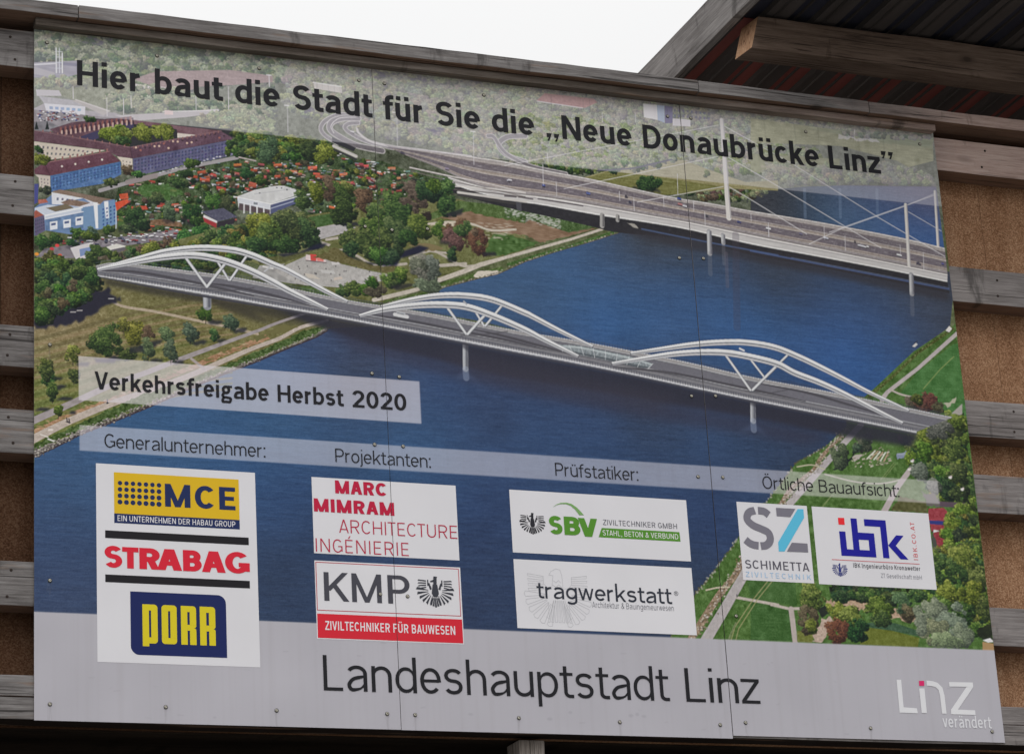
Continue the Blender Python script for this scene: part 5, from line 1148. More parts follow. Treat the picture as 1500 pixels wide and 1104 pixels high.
# ------------------------------------------------------------------ the board: three panels carrying the print
sign = empty('information_board', (BW / 2, 0, BH / 2), 'large printed construction information board with aerial picture of a bridge over a blue river', 'sign')
def print_mat():
    mt, n, l, b = new_mat('printed_sheet', 0.42, 0.15)
    at = n.new('ShaderNodeVertexColor'); at.layer_name = 'print'
    ge = n.new('ShaderNodeNewGeometry')
    no = n.new('ShaderNodeTexNoise'); no.inputs['Scale'].default_value = 2.2; no.inputs['Detail'].default_value = 6
    l.new(ge.outputs['Position'], no.inputs['Vector'])
    rp = ramp(n, [(0.3, (0.93, 0.93, 0.93)), (0.7, (1, 1, 1))]); l.new(no.outputs['Fac'], rp.inputs['Fac'])
    # rain streaks below the joints and screws
    mp = n.new('ShaderNodeMapping'); mp.inputs['Scale'].default_value = (30, 30, 0.7); l.new(ge.outputs['Position'], mp.inputs['Vector'])
    st = n.new('ShaderNodeTexNoise'); st.inputs['Scale'].default_value = 1.0; st.inputs['Detail'].default_value = 3; l.new(mp.outputs[0], st.inputs['Vector'])
    r2 = ramp(n, [(0.25, (0.95, 0.945, 0.94)), (0.5, (1, 1, 1))]); l.new(st.outputs['Fac'], r2.inputs['Fac'])
    col = at.outputs['Color']
    for r_ in (rp, r2):
        mx = n.new('ShaderNodeMix'); mx.data_type = 'RGBA'; mx.blend_type = 'MULTIPLY'; mx.inputs['Factor'].default_value = 1
        l.new(col, mx.inputs['A']); l.new(r_.outputs['Color'], mx.inputs['B']); col = mx.outputs['Result']
    l.new(col, b.inputs['Base Color'])
    bp = n.new('ShaderNodeBump'); bp.inputs['Strength'].default_value = 0.06; bp.inputs['Distance'].default_value = 0.02
    l.new(no.outputs['Fac'], bp.inputs['Height']); l.new(bp.outputs[0], b.inputs['Normal'])
    return mt
M_print = print_mat()
M_edge, *_ = new_mat('panel_edge', 0.5, 0.3)
M_edge.node_tree.nodes['Principled BSDF'].inputs['Base Color'].default_value = (0.35, 0.33, 0.34, 1)
ALB = np.clip(lin(img) / LIGHT, 0.004, 0.95).astype(np.float32)
GAP = 0.0013
def panel(x0, x1, z0, z1, yoff):
    nx, nz = int(round((x1 - x0) * S_)), int(round((z1 - z0) * S_))
    xs, zs = np.linspace(x0, x1, nx + 1), np.linspace(z0, z1, nz + 1)
    X, Z = np.meshgrid(xs, zs)
    co = np.stack([X, np.full_like(X, yoff), Z], -1).reshape(-1, 3)
    nf = len(co)
    # colours read from the print at each point
    u = np.clip(X * S_, 0, PW - 1.001); v = np.clip((BH - Z) * S_, 0, PH - 1.001)
    ui, vi = u.astype(int), v.astype(int); fu, fv = (u - ui)[..., None], (v - vi)[..., None]
    c = (ALB[vi, ui] * (1 - fu) + ALB[vi, ui + 1] * fu) * (1 - fv) + (ALB[vi + 1, ui] * (1 - fu) + ALB[vi + 1, ui + 1] * fu) * fv
    i = (np.arange(nz)[:, None] * (nx + 1) + np.arange(nx)[None]).ravel()
    quads = np.stack([i, i + 1, i + nx + 2, i + nx + 1], 1)
    th = 0.004
    bk = np.array([(x, y, z) for y in (yoff, yoff + th) for x, z in ((x0, z0), (x1, z0), (x1, z1), (x0, z1))])
    k = nf
    sides = np.array([(k + 0, k + 4, k + 5, k + 1), (k + 1, k + 5, k + 6, k + 2), (k + 2, k + 6, k + 7, k + 3), (k + 3, k + 7, k + 4, k + 0), (k + 4, k + 7, k + 6, k + 5)])
    allv = np.vstack([co, bk]); allf = np.vstack([quads, sides])
    me = bpy.data.meshes.new('panel')
    me.vertices.add(len(allv)); me.vertices.foreach_set('co', allv.astype(np.float32).ravel())
    me.loops.add(allf.size); me.loops.foreach_set('vertex_index', allf.astype(np.int32).ravel())
    me.polygons.add(len(allf)); me.polygons.foreach_set('loop_start', np.arange(0, allf.size, 4, dtype=np.int32))
    me.materials.append(M_print); me.materials.append(M_edge)
    mi = np.zeros(len(allf), np.int32); mi[len(quads):] = 1
    me.polygons.foreach_set('material_index', mi)
    ca = me.color_attributes.new('print', 'FLOAT_COLOR', 'POINT')
    cc = np.ones((len(allv), 4), np.float32); cc[:nf, :3] = c.reshape(-1, 3); cc[nf:, :3] = .5
    ca.data.foreach_set('color', cc.ravel())
    me.update(calc_edges=True); me.validate()
    o = bpy.data.objects.new('panel', me); C.objects.link(o); o.parent = sign; o.matrix_parent_inverse = Matrix.Translation(-sign.location)
    return o
panels = [panel(0.0, SEAM1 - GAP, -0.002, 3.06, 0.0), panel(SEAM1 + GAP, SEAM2 - GAP, -0.003, 3.06, 0.0005), panel(SEAM2 + GAP, 4.447, 0.010, 3.06, -0.0012)]
PX = [(-1, SEAM1 - GAP), (SEAM1 + GAP, SEAM2 - GAP), (SEAM2 + GAP, 9)]
PYO = [0.0, 0.0005, -0.0012]

# strip of timber that covers the top edge of the board
timber('cover_strip', -0.004, 4.436, -0.047, 0.0065, 3.034, 3.069, M_strip, sign, wob=0.0015, cuts=30)

# screws with sealing washers
def screw_mesh():
    v, f = [], []
    def ring(r, y, n_=16):
        a = len(v); v.extend([(r * math.cos(2 * math.pi * i / n_), y, r * math.sin(2 * math.pi * i / n_)) for i in range(n_)]); return a
    prof = [(0.0086, 0.0), (0.0086, -0.0020), (0.0066, -0.0026), (0.0062, -0.0046), (0.0048, -0.0058), (0.0026, -0.0060), (0.0022, -0.0035)]
    rs = [ring(r, y) for r, y in prof]
    for a, b_ in zip(rs, rs[1:]):
        for i in range(16): f.append((a + i, a + (i + 1) % 16, b_ + (i + 1) % 16, b_ + i))
    f.append(tuple(rs[-1] + i for i in range(16)))
    return v, f
M_steel, _n, _l, _b = new_mat('zinc_screw', 0.35, 0.5); _b.inputs['Metallic'].default_value = 0.6; _b.inputs['Base Color'].default_value = (0.42, 0.40, 0.34, 1)
M_rub, _n, _l, _b = new_mat('rubber_washer', 0.8, 0.2); _b.inputs['Base Color'].default_value = (0.03, 0.03, 0.028, 1)
sv, sf = screw_mesh()
SCREWS = [(68.8, 62.5), (230, 82), (379.6, 100.5), (525.6, 118), (563, 122.5), (708.6, 139.5), (977.8, 170.6), (1011.7, 173.5), (1180, 193.5), (1347, 211.5), (73, 505), (544.7, 547), (584.7, 552), (548.6, 651), (590.4, 653.5),
          (534.7, 332), (574, 337), (995, 378), (1030, 379), (1012.8, 580), (1047.7, 580), (1022.5, 698), (1058.5, 699), (73, 850), (557, 870), (597, 873), (73, 1030.8), (242.7, 1035), (405, 1040), (567, 1045), (608, 1046.5), (760, 1051),
          (907.8, 1057), (1055, 1061), (1091.8, 1058), (1275, 1066), (1453, 1071), (1078, 902), (626, 335.5), (1408, 800), (1362, 380)]
sme = None
for p in SCREWS[:-2]:
    x, z = board([p])[0]
    k = 0 if x < SEAM1 else 1 if x < SEAM2 else 2
    if sme is None:
        sme = bpy.data.meshes.new('screw'); sme.from_pydata(sv, [], sf); sme.materials.append(M_steel); sme.materials.append(M_rub)
        for i, pl in enumerate(sme.polygons): pl.material_index = 1 if i < 32 else 0; pl.use_smooth = True
    o = bpy.data.objects.new('screw', sme); C.objects.link(o); o.parent = panels[k]; o.location = (x, PYO[k] - 0.0001, z); o.rotation_euler = (0, rngp.uniform(0, 6), 0)
    o.matrix_parent_inverse = Matrix.Identity(4)

# ------------------------------------------------------------------ lettering: a grotesque drawn as strokes
def ell(cx, cy, rx, ry, a0, a1, n=16, e=2.35):
    out = []
    for i in range(n + 1):
        a = R(a0 + (a1 - a0) * i / n); c, s = math.cos(a), math.sin(a)
        out.append((cx + rx * math.copysign(abs(c) ** (2 / e), c), cy + ry * math.copysign(abs(s) ** (2 / e), s)))
    return out
def catm(p, k=7):
    return [tuple(q) for q in smooth(p, k)]
ASC = 1.02
def thin(side, n=32):
    """bowls grow thinner where they run into their stem"""
    o = []
    for i in range(n + 1):
        a = 360 * i / n - (0 if side == 'r' else 180); a = abs((a + 180) % 360 - 180); o.append(1 - .42 * math.exp(-((a - 38) / 26) ** 2))
    return o
def glyph(ch, w, X=.735, wd=1.0, e=2.08, two=False):
    """(advance without bearings, items); cap height 1. items: ('s', points, closed, width factors) or ('p', polygon)"""
    h = w / 2; S = []
    bar = lambda x0, y0, x1, y1: S.append(('p', [(x0, y0), (x1, y0), (x1, y1), (x0, y1)]))
    st = lambda pts, c=False, ws=None: S.append(('s', pts, c, ws))
    E_ = lambda *a, **k: ell(*a, e=e, **k)
    def dg(x0, y0, x1, y1, k=1.0):
        L = math.hypot(x1 - x0, y1 - y0); q = h * k * L / abs(y1 - y0)
        S.append(('p', [(x0 - q, y0), (x0 + q, y0), (x1 + q, y1), (x1 - q, y1)]))
    def hw(dx, dy, k=1.0): return h * k * math.hypot(dx, dy) / abs(dy)
    def dots(b, y): bar(b / 2 - w * 1.35, y, b / 2 - w * .35, y + w); bar(b / 2 + w * .35, y, b / 2 + w * 1.35, y + w)
    base = {'ü': 'u', 'ä': 'a', 'ö': 'o', 'Ö': 'O', 'Ü': 'U', 'É': 'E'}.get(ch)
    if base:
        b, S = glyph(base, w, X, wd, e); S = list(S)
        bar = lambda x0, y0, x1, y1: S.append(('p', [(x0, y0), (x1, y0), (x1, y1), (x0, y1)]))
        if ch == 'É': S.append(('p', [(b * .38, 1.08), (b * .38 + w * 1.1, 1.08), (b * .62 + w * .9, 1.28), (b * .62 - w * .1, 1.28)]))
        else:
            y = (X if ch in 'üäö' else 1.0) + .115
            d = max(w * .95, .1)
            bar(b / 2 - d * 1.4, y, b / 2 - d * .4, y + d); bar(b / 2 + d * .4, y, b / 2 + d * 1.4, y + d)
        return b, S
    if ch == ' ': return .31, S
    U = {'A': .70, 'B': .63, 'C': .66, 'D': .67, 'E': .54, 'F': .52, 'G': .70, 'H': .67, 'I': w, 'J': .46, 'K': .66, 'L': .50, 'M': .84, 'N': .69, 'O': .73, 'P': .60, 'R': .64, 'S': .60, 'T': .58, 'U': .65, 'V': .68, 'W': 1.0, 'Z': .60}
    if ch in U:
        b = U[ch] * (wd if ch != 'I' else 1)
        if ch in 'BDEFHKLMNPR' : bar(0, 0, w, 1)
        if ch == 'I': bar(0, 0, w, 1)
        if ch == 'A':
            q = hw(b / 2, 1); q = h * math.hypot(b / 2 - q, 1)
            dg(q, 0, b / 2 - h * .15, 1, .98); dg(b - q, 0, b / 2 + h * .15, 1, .98); bar(b * .24, .22, b * .76, .22 + w * .86)
        if ch in 'EF':
            bar(w, 1 - w * .95, b, 1); bar(w, .5 - w * .45, b * .92, .5 + w * .45)
            if ch == 'E': bar(w, 0, b, w * .95)
        if ch == 'L': bar(w, 0, b, w * .95)
        if ch == 'T': bar(b / 2 - h, 0, b / 2 + h, 1 - w * .95); bar(0, 1 - w * .95, b, 1)
        if ch == 'H': bar(b - w, 0, b, 1); bar(w, .5 - h * .92, b - w, .5 + h * .92)
        if ch == 'D': st([(w * .9, 1 - h), (b * .42, 1 - h)] + E_(b * .42, .5, b * .58 - h, .5 - h, 90, -90)[1:] + [(w * .9, h)])
        if ch in 'PBR':
            m_ = {'P': .43, 'R': .47, 'B': .52}[ch]; xc = b * .52; bb = b * (.95 if ch == 'B' else 1)
            st([(w * .9, 1 - h), (xc, 1 - h)] + E_(xc, (1 - h + m_) / 2, bb - h - xc, (1 - h - m_) / 2, 90, -90)[1:] + [(w * .9, m_)])
            if ch == 'B': st([(w * .9, m_), (xc, m_)] + E_(xc, (m_ + h) / 2, b - h - xc, (m_ - h) / 2, 90, -90)[1:] + [(w * .9, h)])
            if ch == 'R': dg(b - h * 1.15, 0, b * .52, m_ + h * .2, 1.0)
        if ch == 'O': st(E_(b / 2, .5, b / 2 - h, .5 - h, 0, 360, n=36)[:-1], True)
        if ch == 'C': st(E_(b / 2 + .02 * wd, .5, b / 2 - h + .02 * wd, .5 - h, 42, 318, n=30))
        if ch == 'G': st(E_(b / 2, .5, b / 2 - h, .5 - h, 42, 322, n=30)); bar(b - w * 1.0, .10, b, .5); bar(b * .55, .5 - w * .9, b - w, .5)
        if ch == 'S':
            m_ = .515; st(E_(b / 2, (1 - h + m_) / 2, b / 2 - h, (1 - h - m_) / 2, 28, 248, n=18) + E_(b / 2, (m_ + h) / 2, b / 2 - h, (m_ - h) / 2, 68, -152, n=18))
        if ch == 'U': r = .34; st([(h, 1)] + E_(b / 2, r, b / 2 - h, r - h, 180, 360, n=20) + [(b - h, 1)])
        if ch == 'J': r = .3; st([(b - h, 1)] + E_(b / 2 - .02, r, b / 2 - h + .02, r - h, 0, -150))
        if ch == 'M': bar(b - w, 0, b, 1); q = hw(b / 2 - w * .6, 1); dg(q * .98, 1, b / 2, 0, .9); dg(b - q * .98, 1, b / 2, 0, .9)
        if ch == 'N': bar(b - w, 0, b, 1); q = hw(b - w * 1.2, 1); dg(q, 1, b - q, 0, 1)
        if ch == 'K': q = hw(b * .6, .6); dg(b - q * 1.05, 1, w * .7, .36, .95); dg(b - q * .85, 0, b * .40, .58, 1)
        if ch == 'V': q = hw(b / 2 - h, 1); dg(q, 1, b / 2 - h * .12, 0, .98); dg(b - q, 1, b / 2 + h * .12, 0, .98)
        if ch == 'W':
            q = hw(b / 4, 1)
            for x0, x1 in ((q, b * .27), (b * .5, b * .27), (b * .5, b * .73), (b - q, b * .73)): dg(x0, 1, x1, 0, .9)
        if ch == 'Z': q = hw(b - w * 1.4, 1 - 1.8 * w); bar(.02, 1 - w * .95, b, 1); bar(0, 0, b, w * .95); dg(q, w * .9, b - q, 1 - w * .9)
        return b, S
    B_ = .56 * wd
    if ch in 'bdpqgoe' : b = B_ * (1.0 if ch != 'o' else 1.0)
    if ch == 'o': st(E_(b / 2, X / 2, b / 2 - h, X / 2 - h, 0, 360, n=32)[:-1], True); return b, S
    if ch == 'e': b = B_ * .98; st([(b - h * .9, X * .45)] + E_(b / 2, X / 2, b / 2 - h, X / 2 - h, 4, 318, n=30)); bar(w * .8, X * .5 - w * .46, b - h * 1.2, X * .5 + w * .40); return b, S
    if ch == 'c': b = B_ * .88; st(E_(b / 2 + .015, X / 2, b / 2 - h + .015, X / 2 - h, 44, 316, n=26)); return b, S
    if ch == 'b': bar(0, 0, w, ASC); st(E_(b / 2, X / 2, b / 2 - h, X / 2 - h, 0, 360, n=32)[:-1], True, thin('l')); return b, S
    if ch == 'd': bar(b - w, 0, b, ASC); st(E_(b / 2, X / 2, b / 2 - h, X / 2 - h, 0, 360, n=32)[:-1], True, thin('r')); return b, S
    if ch == 'p': bar(0, -.27, w, X); st(E_(b / 2, X / 2, b / 2 - h, X / 2 - h, 0, 360, n=32)[:-1], True, thin('l')); return b, S
    if ch == 'g' and two:
        b = .54 * wd
        st(E_(b * .46, X * .66, b * .42 - h, X * .34 - h * .9, 0, 360, n=30)[:-1], True, .92)
        bar(b * .62, X - w * .80, b + .02, X)
        st(catm([(b * .26, X * .40), (b * .13, X * .24), (b * .22, X * .10), (b * .55, X * .055), (b * .86, X * .01), (b - h * .8, -.10), (b * .78, -.215), (b * .46, -.27 + h * .8), (b * .16, -.215), (h * .8, -.11), (b * .26, X * .09)]), False, .86); return b, S
    if ch == 'g':
        st(E_(b / 2, X / 2 + .01, b / 2 - h, X / 2 - h - .01, 0, 360, n=32)[:-1], True)
        st([(b - h, X), (b - h, -.05)] + E_(b / 2, -.05, b / 2 - h, .235 - h, 0, -152)[1:]); return b, S
    if ch == 'a':
        b = .52 * wd
        st(E_(b * .48, X * .66, b * .52 - h, X * .34 - h, 150, 0, n=16) + [(b - h, 0)])
        st(catm([(b - w * .7, X * .585), (b * .62, X * .545), (b * .30, X * .47), (h, X * .27), (b * .18, h * 1.25), (b * .40, h), (b * .68, X * .13), (b - w * .7, X * .28)]), False, [.6, .65, .7, .75, .8, .85, .9, .95] + [1] * 26 + [.95, .9, .85, .8, .75, .7, .65, .6, .55, .5] + [.55] * 20); return b, S
    if ch in 'nhmr':
        bar(0, 0, w, ASC if ch == 'h' else X)
        b = {'n': .53, 'h': .53, 'm': .84, 'r': .36}[ch] * wd; t = X * .60
        def arch(x0, x1): st([(x0 + h, t * .88)] + E_((x0 + x1) / 2, t, (x1 - x0) / 2 - h, X - t - h, 180, 0, n=16) + [(x1 - h, 0)], False, [.55, .6, .68, .76, .84, .92] + [1] * 40)
        if ch in 'nh': arch(0, b)
        if ch == 'm': arch(0, b / 2 + h); arch(b / 2 - h, b)
        if ch == 'r': st([(h, t * .85)] + E_(b * .95, t, b * .95 - h, X - t - h, 180, 96, n=10), False, [.55, .6, .7, .8, .9] + [1] * 20)
        return b, S
    if ch == 'u':
        b = .53 * wd; t = X * .40; bar(b - w, 0, b, X)
        st([(h, X)] + E_(b / 2, t, b / 2 - h, t - h, 180, 360, n=16) + [(b - h, t * 1.15)], False, [1] * 12 + [.93, .85, .78, .7, .64, .58, .55]); return b, S
    if ch == 's':
        b = .48 * wd; m_ = X * .52; st(E_(b / 2, (X - h + m_) / 2, b / 2 - h, (X - h - m_) / 2, 25, 250, n=16) + E_(b / 2, (m_ + h) / 2, b / 2 - h, (m_ - h) / 2, 70, -155, n=16)); return b, S
    if ch == 't':
        b = .36 * wd; x = b * .42; st([(x, X + .19), (x, .17)] + E_(x + .13, .17, .13, .17 - h, 180, 262, n=8) + [(b + .01, h)]); bar(0, X - w * .88, b, X); return b, S
    if ch == 'f':
        b = .36 * wd; x = b * .45; st([(x, 0), (x, ASC - .2)] + E_(x + .16, ASC - .2, .16, .2 - h, 180, 95, n=8) + [(b + .03, ASC - h)]); bar(0, X - w * .88, b, X); return b, S
    if ch == 'i': bar(0, 0, w, X); bar(0, 1 - w * .98 + .02, w, 1.02); return w, S
    if ch == 'l': bar(0, 0, w, ASC); return w, S
    if ch == 'j': bar(.07, 1 - w * .98 + .02, .07 + w, 1.02); st([(.07 + h, X), (.07 + h, -.06)] + E_(-.09 + h, -.06, .16, .2 - h, 0, -75, n=8)[1:]); return .07 + w, S
    if ch == 'k': b = .53 * wd; bar(0, 0, w, ASC); q = hw(b * .5, X * .6); dg(b - q, X, w * .7, X * .34, .95); dg(b - q * .85, 0, b * .42, X * .60, 1); return b, S
    if ch == 'v': b = .52 * wd; q = hw(b / 2 - h, X); dg(q, X, b / 2 - h * .1, 0, .98); dg(b - q, X, b / 2 + h * .1, 0, .98); return b, S
    if ch == 'w':
        b = .80 * wd; q = hw(b / 4, X)
        for x0, x1 in ((q, b * .28), (b * .5, b * .28), (b * .5, b * .72), (b - q, b * .72)): dg(x0, X, x1, 0, .88)
        return b, S
    if ch == 'z': b = .48 * wd; q = hw(b - w * 1.4, X - 1.8 * w); bar(0, X - w * .95, b, X); bar(0, 0, b, w * .95); dg(q, w * .9, b - q, X - w * .9); return b, S
    if ch == '2': b = .56; st(E_(b / 2, .69, b / 2 - h, .31 - h, 168, -38, n=18) + [(h * 1.5, w * .9)]); bar(0, 0, b, w * .95); return b, S
    if ch == '0': b = .57; st(E_(b / 2, .5, b / 2 - h, .5 - h, 0, 360, n=36)[:-1], True); return b, S
    if ch == ':': d = w * 1.35; bar(0, 0, d, d); bar(0, X - d, d, X); return d, S
    if ch == '.': bar(0, 0, w * 1.1, w * 1.1); return w * 1.1, S
    if ch == ',': S.append(('p', [(0, w), (0, 0), (w * .3, -.16), (w * .8, -.16)])); S.append(('p', [(0, w), (w * .8, -.16), (w * 1.1, 0), (w * 1.1, w)])); return w * 1.1, S
    if ch in '„”':
        y = 0 if ch == '„' else 1.02 - w
        for x in (0, w * 1.65):
            S.append(('p', [(x, y + w), (x, y), (x + w * .5, y), (x + w * 1.15, y + w)])); S.append(('p', [(x + w * .5, y), (x + w * .1, y - .15), (x + w * .55, y - .15), (x + w * 1.15, y + w)]))
        return w * 2.8, S
    if ch == '&': b = .68; st(catm([(b, .02), (.36, .48), (.2, .78), (.33, .96 - h * .5), (.47, .78), (.3, .55), (.06, .26), (.25, h), (.5, .14), (.64, .46)])); return b, S
    if ch == '®': b = .5; st(E_(.25, .75, .23, .23, 0, 360, n=24)[:-1], True, .5); st([(.18, .63), (.18, .87), (.27, .87), (.31, .81), (.27, .75), (.18, .75)], False, .45); st([(.25, .75), (.32, .63)], False, .45); return b, S
    return .3, S

def stroke_quads(pts, w, closed, ws):
    P = np.array(pts, float)
    keep = [0] + [i for i in range(1, len(P)) if np.hypot(*(P[i] - P[i - 1])) > 1e-5]
    P = P[keep]; n_ = len(P)
    if ws is None: W = np.ones(n_)
    elif np.isscalar(ws): W = np.full(n_, ws)
    else: W = np.array((list(ws) + [ws[-1]] * n_)[:n_], float)
    d = (np.roll(P, -1, 0) - P); 
    if not closed: d[-1] = d[-2]
    d /= np.hypot(*d.T)[:, None]
    pv = np.roll(d, 1, 0)
    if not closed: pv[0] = d[0]
    n1_ = np.stack([-d[:, 1], d[:, 0]], 1); n0_ = np.stack([-pv[:, 1], pv[:, 0]], 1)
    mm = n0_ + n1_; L = np.hypot(*mm.T)[:, None]; mm = np.where(L > .3, mm / np.maximum(L, 1e-6), n1_)
    k = 1 / np.clip((mm * n1_).sum(1), .5, 1)
    off = mm * (w / 2 * W * k)[:, None]
    A, Bq = P + off, P - off
    q = []
    for i in range(n_ if closed else n_ - 1):
        j = (i + 1) % n_; q.append([tuple(A[i]), tuple(Bq[i]), tuple(Bq[j]), tuple(A[j])])
    return q

def clip_x(poly, x, keep_left):
    out = []
    for a, b_ in zip(poly, poly[1:] + poly[:1]):
        ia, ib = (a[0] <= x) == keep_left or a[0] == x, (b_[0] <= x) == keep_left or b_[0] == x
        if ia: out.append(a)
        if ia != ib:
            t = (x - a[0]) / (b_[0] - a[0]); out.append((x, a[1] + (b_[1] - a[1]) * t))
    return out

class Sheet:
    """flat printed shapes on the board, cut at the panel joints"""
    def __init__(self, layer): self.p = []; self.layer = layer; self.k = 0
    def poly(self, pts, step=True):
        if step: self.k += 1
        y = -0.0006 - 0.0005 * self.layer - 0.00004 * (self.k % 6)
        for pi, (a, b_) in enumerate(PX):
            q = [tuple(p) for p in pts]
            xs = [p[0] for p in q]
            if max(xs) <= a or min(xs) >= b_: continue
            if min(xs) < a: q = clip_x(q, a, False)
            if max(xs) > b_: q = clip_x(q, b_, True)
            if len(q) >= 3: self.p.append(([(x, z) for x, z in q], y + PYO[pi]))
    def rect(self, x0, z0, x1, z1): self.poly([(x0, z0), (x1, z0), (x1, z1), (x0, z1)])
    def stroke(self, pts, w, closed=False, ws=None):
        self.k += 1
        for q in stroke_quads(pts, w, closed, ws): self.poly(q, False)
    def text(self, s, x0, x1, z, cap, w, X=.735, sb=.058, wd=1.0, e=2.08, up=False, two=False):
        """one run of letters from x0 to x1 on baseline z; up=True runs it upwards (x0,x1 are then heights, z is x)"""
        items, x = [], 0.0
        RND = 'OCGQSoecdq0'; TGT = 'AVTWvwZz'
        for i, ch in enumerate(s):
            b, S = glyph(ch, w, X, wd, e, two)
            l_ = sb * (.65 if ch in RND else .35 if ch in TGT or ch in 'tfj' else 1.0); r_ = sb * (.65 if ch in 'OGDPSCoebpc0' else .35 if ch in TGT or ch in 'rtfkK' else 1.0)
            if ch == ' ': x += b; continue
            x += l_ if i else 0
            items += [(x, it) for it in S]; x += b; end = x; x += r_
        sc = (x1 - x0) / end
        for ox, it in items:
            def tr(p):
                a, c = (ox + p[0]) * sc, p[1] * cap
                return (z - c, x0 + a) if up else (x0 + a, z + c)
            if it[0] == 'p': self.poly([tr(p) for p in it[1]])
            else:
                self.k += 1
                for q in stroke_quads(it[1], w, it[2], it[3]): self.poly([tr(p) for p in q], False)
    def build(self, name, rgb, parent, label=None):
        v, f = [], []
        for q, y in self.p:
            a = sum((q[i][0] * q[(i + 1) % len(q)][1] - q[(i + 1) % len(q)][0] * q[i][1]) for i in range(len(q)))
            if a < 0: q = q[::-1]
            f.append(tuple(range(len(v), len(v) + len(q)))); v += [(x, y, z) for x, z in q]
        o = mesh_obj(name, v, f, ink(rgb), parent)
        if label: o['label'] = label
        return o

# ------------------------------------------------------------------ what is printed over the picture
def bx(x, y): return tuple(board([(x, y)])[0])
def Z_(tile, ox, oy, s, *xy):
    """measured points on an enlargement whose corner is (ox, oy)"""
    return [bx(ox + xy[i] / s, oy + xy[i + 1] / s) for i in range(0, len(xy), 2)]
BLACK = (30, 30, 34)

def words(name, lst, z, cap, w, rgb=BLACK, X=.735, parent=None, label=None, layer=2, **kw):
    """lst: (text, left px, right px, y px); measured ends are brought onto the board"""
    own = len(lst) > 1
    if own:
        e = bpy.data.objects.new(name, None); C.objects.link(e); e.parent = sign; e.matrix_parent_inverse = Matrix.Translation(-sign.location)
    for t, a, b_, y in lst:
        S = Sheet(layer); S.text(t, bx(a, y)[0], bx(b_, y)[0], z, cap, w, X, **kw)
        S.build('word' if own else name, rgb, e if own else sign)

words('headline', [('Hier', 112.8, 206.5, 120), ('baut', 227, 326, 135), ('die', 344.6, 409.6, 147), ('Stadt', 430, 545, 160), ('für', 561.6, 620.5, 172), ('Sie', 639.6, 703, 180), ('die', 721, 782.5, 190),
                   ('„Neue', 801, 925, 205), ('Donaubrücke', 944, 1198.5, 228), ('Linz”', 1215.5, 1310.5, 250)], 2.790, .1195, .170)
words('opening_date', [('Verkehrsfreigabe', 138.6, 393.3, 575), ('Herbst', 407, 503.2, 592), ('2020', 516.7, 595.5, 598)], 1.405, .0775, .158, two=True)
words('heading', [('Generalunternehmer:', 153, 388.6, 660)], 1.152, .0600, .088)
words('heading', [('Projektanten:', 491.5, 631, 680)], 1.152, .0600, .088)
words('heading', [('Prüfstatiker:', 814, 935, 700)], 1.152, .0600, .088)
words('heading', [('Örtliche', 1117, 1190.6, 712), ('Bauaufsicht:', 1200, 1316.6, 720)], 1.152, .0600, .088)
words('city_name', [('Landeshauptstadt', 474.6, 980.5, 1018), ('Linz', 1005.8, 1113.8, 1029)], .155, .150, .098, X=.735)

# city logo in the lower right corner
LG = Sheet(2)
def zz(*xy): return Z_(0, 1100, 804, 3.68, *xy)
LG.poly(zz(783, 703, 808, 703, 824, 878, 800, 880)); LG.poly(zz(805, 850, 893, 857, 898, 884, 800, 880))
LG.poly(zz(905, 750, 934, 750, 947, 882, 919, 882))
LG.stroke(zz(945, 721, 975, 724, 1000, 732, 1020, 752, 1030, 790, 1041, 886), .0235)
LG.poly(zz(1066, 716, 1194, 718, 1197, 742, 1068, 740)); LG.poly(zz(1160, 742, 1197, 742, 1112, 868, 1076, 866)); LG.poly(zz(1076, 862, 1207, 868, 1209, 893, 1078, 889))
lg = LG.build('city_logo', (203, 203, 206), sign)
q = Sheet(2); q.poly(zz(904, 709, 932, 709, 933, 736, 906, 736)); q.build('logo_dot', (200, 40, 98), lg)
q = Sheet(2); q.text('verändert', zz(1034, 950)[0][0], zz(1296, 960)[0][0], zz(1166, 963)[0][1], .056, .135, .74, sb=.08); q.build('lettering', (200, 200, 204), lg)

WHITE = (201, 200, 204)
def field(x0, x1, z0, z1, label):
    S = Sheet(0); S.rect(x0, z0, x1, z1); return S.build('white_field', WHITE, sign, label)
def sub(parent, name, rgb, fn, layer=2):
    S = Sheet(layer); fn(S); return S.build(name, rgb, parent)

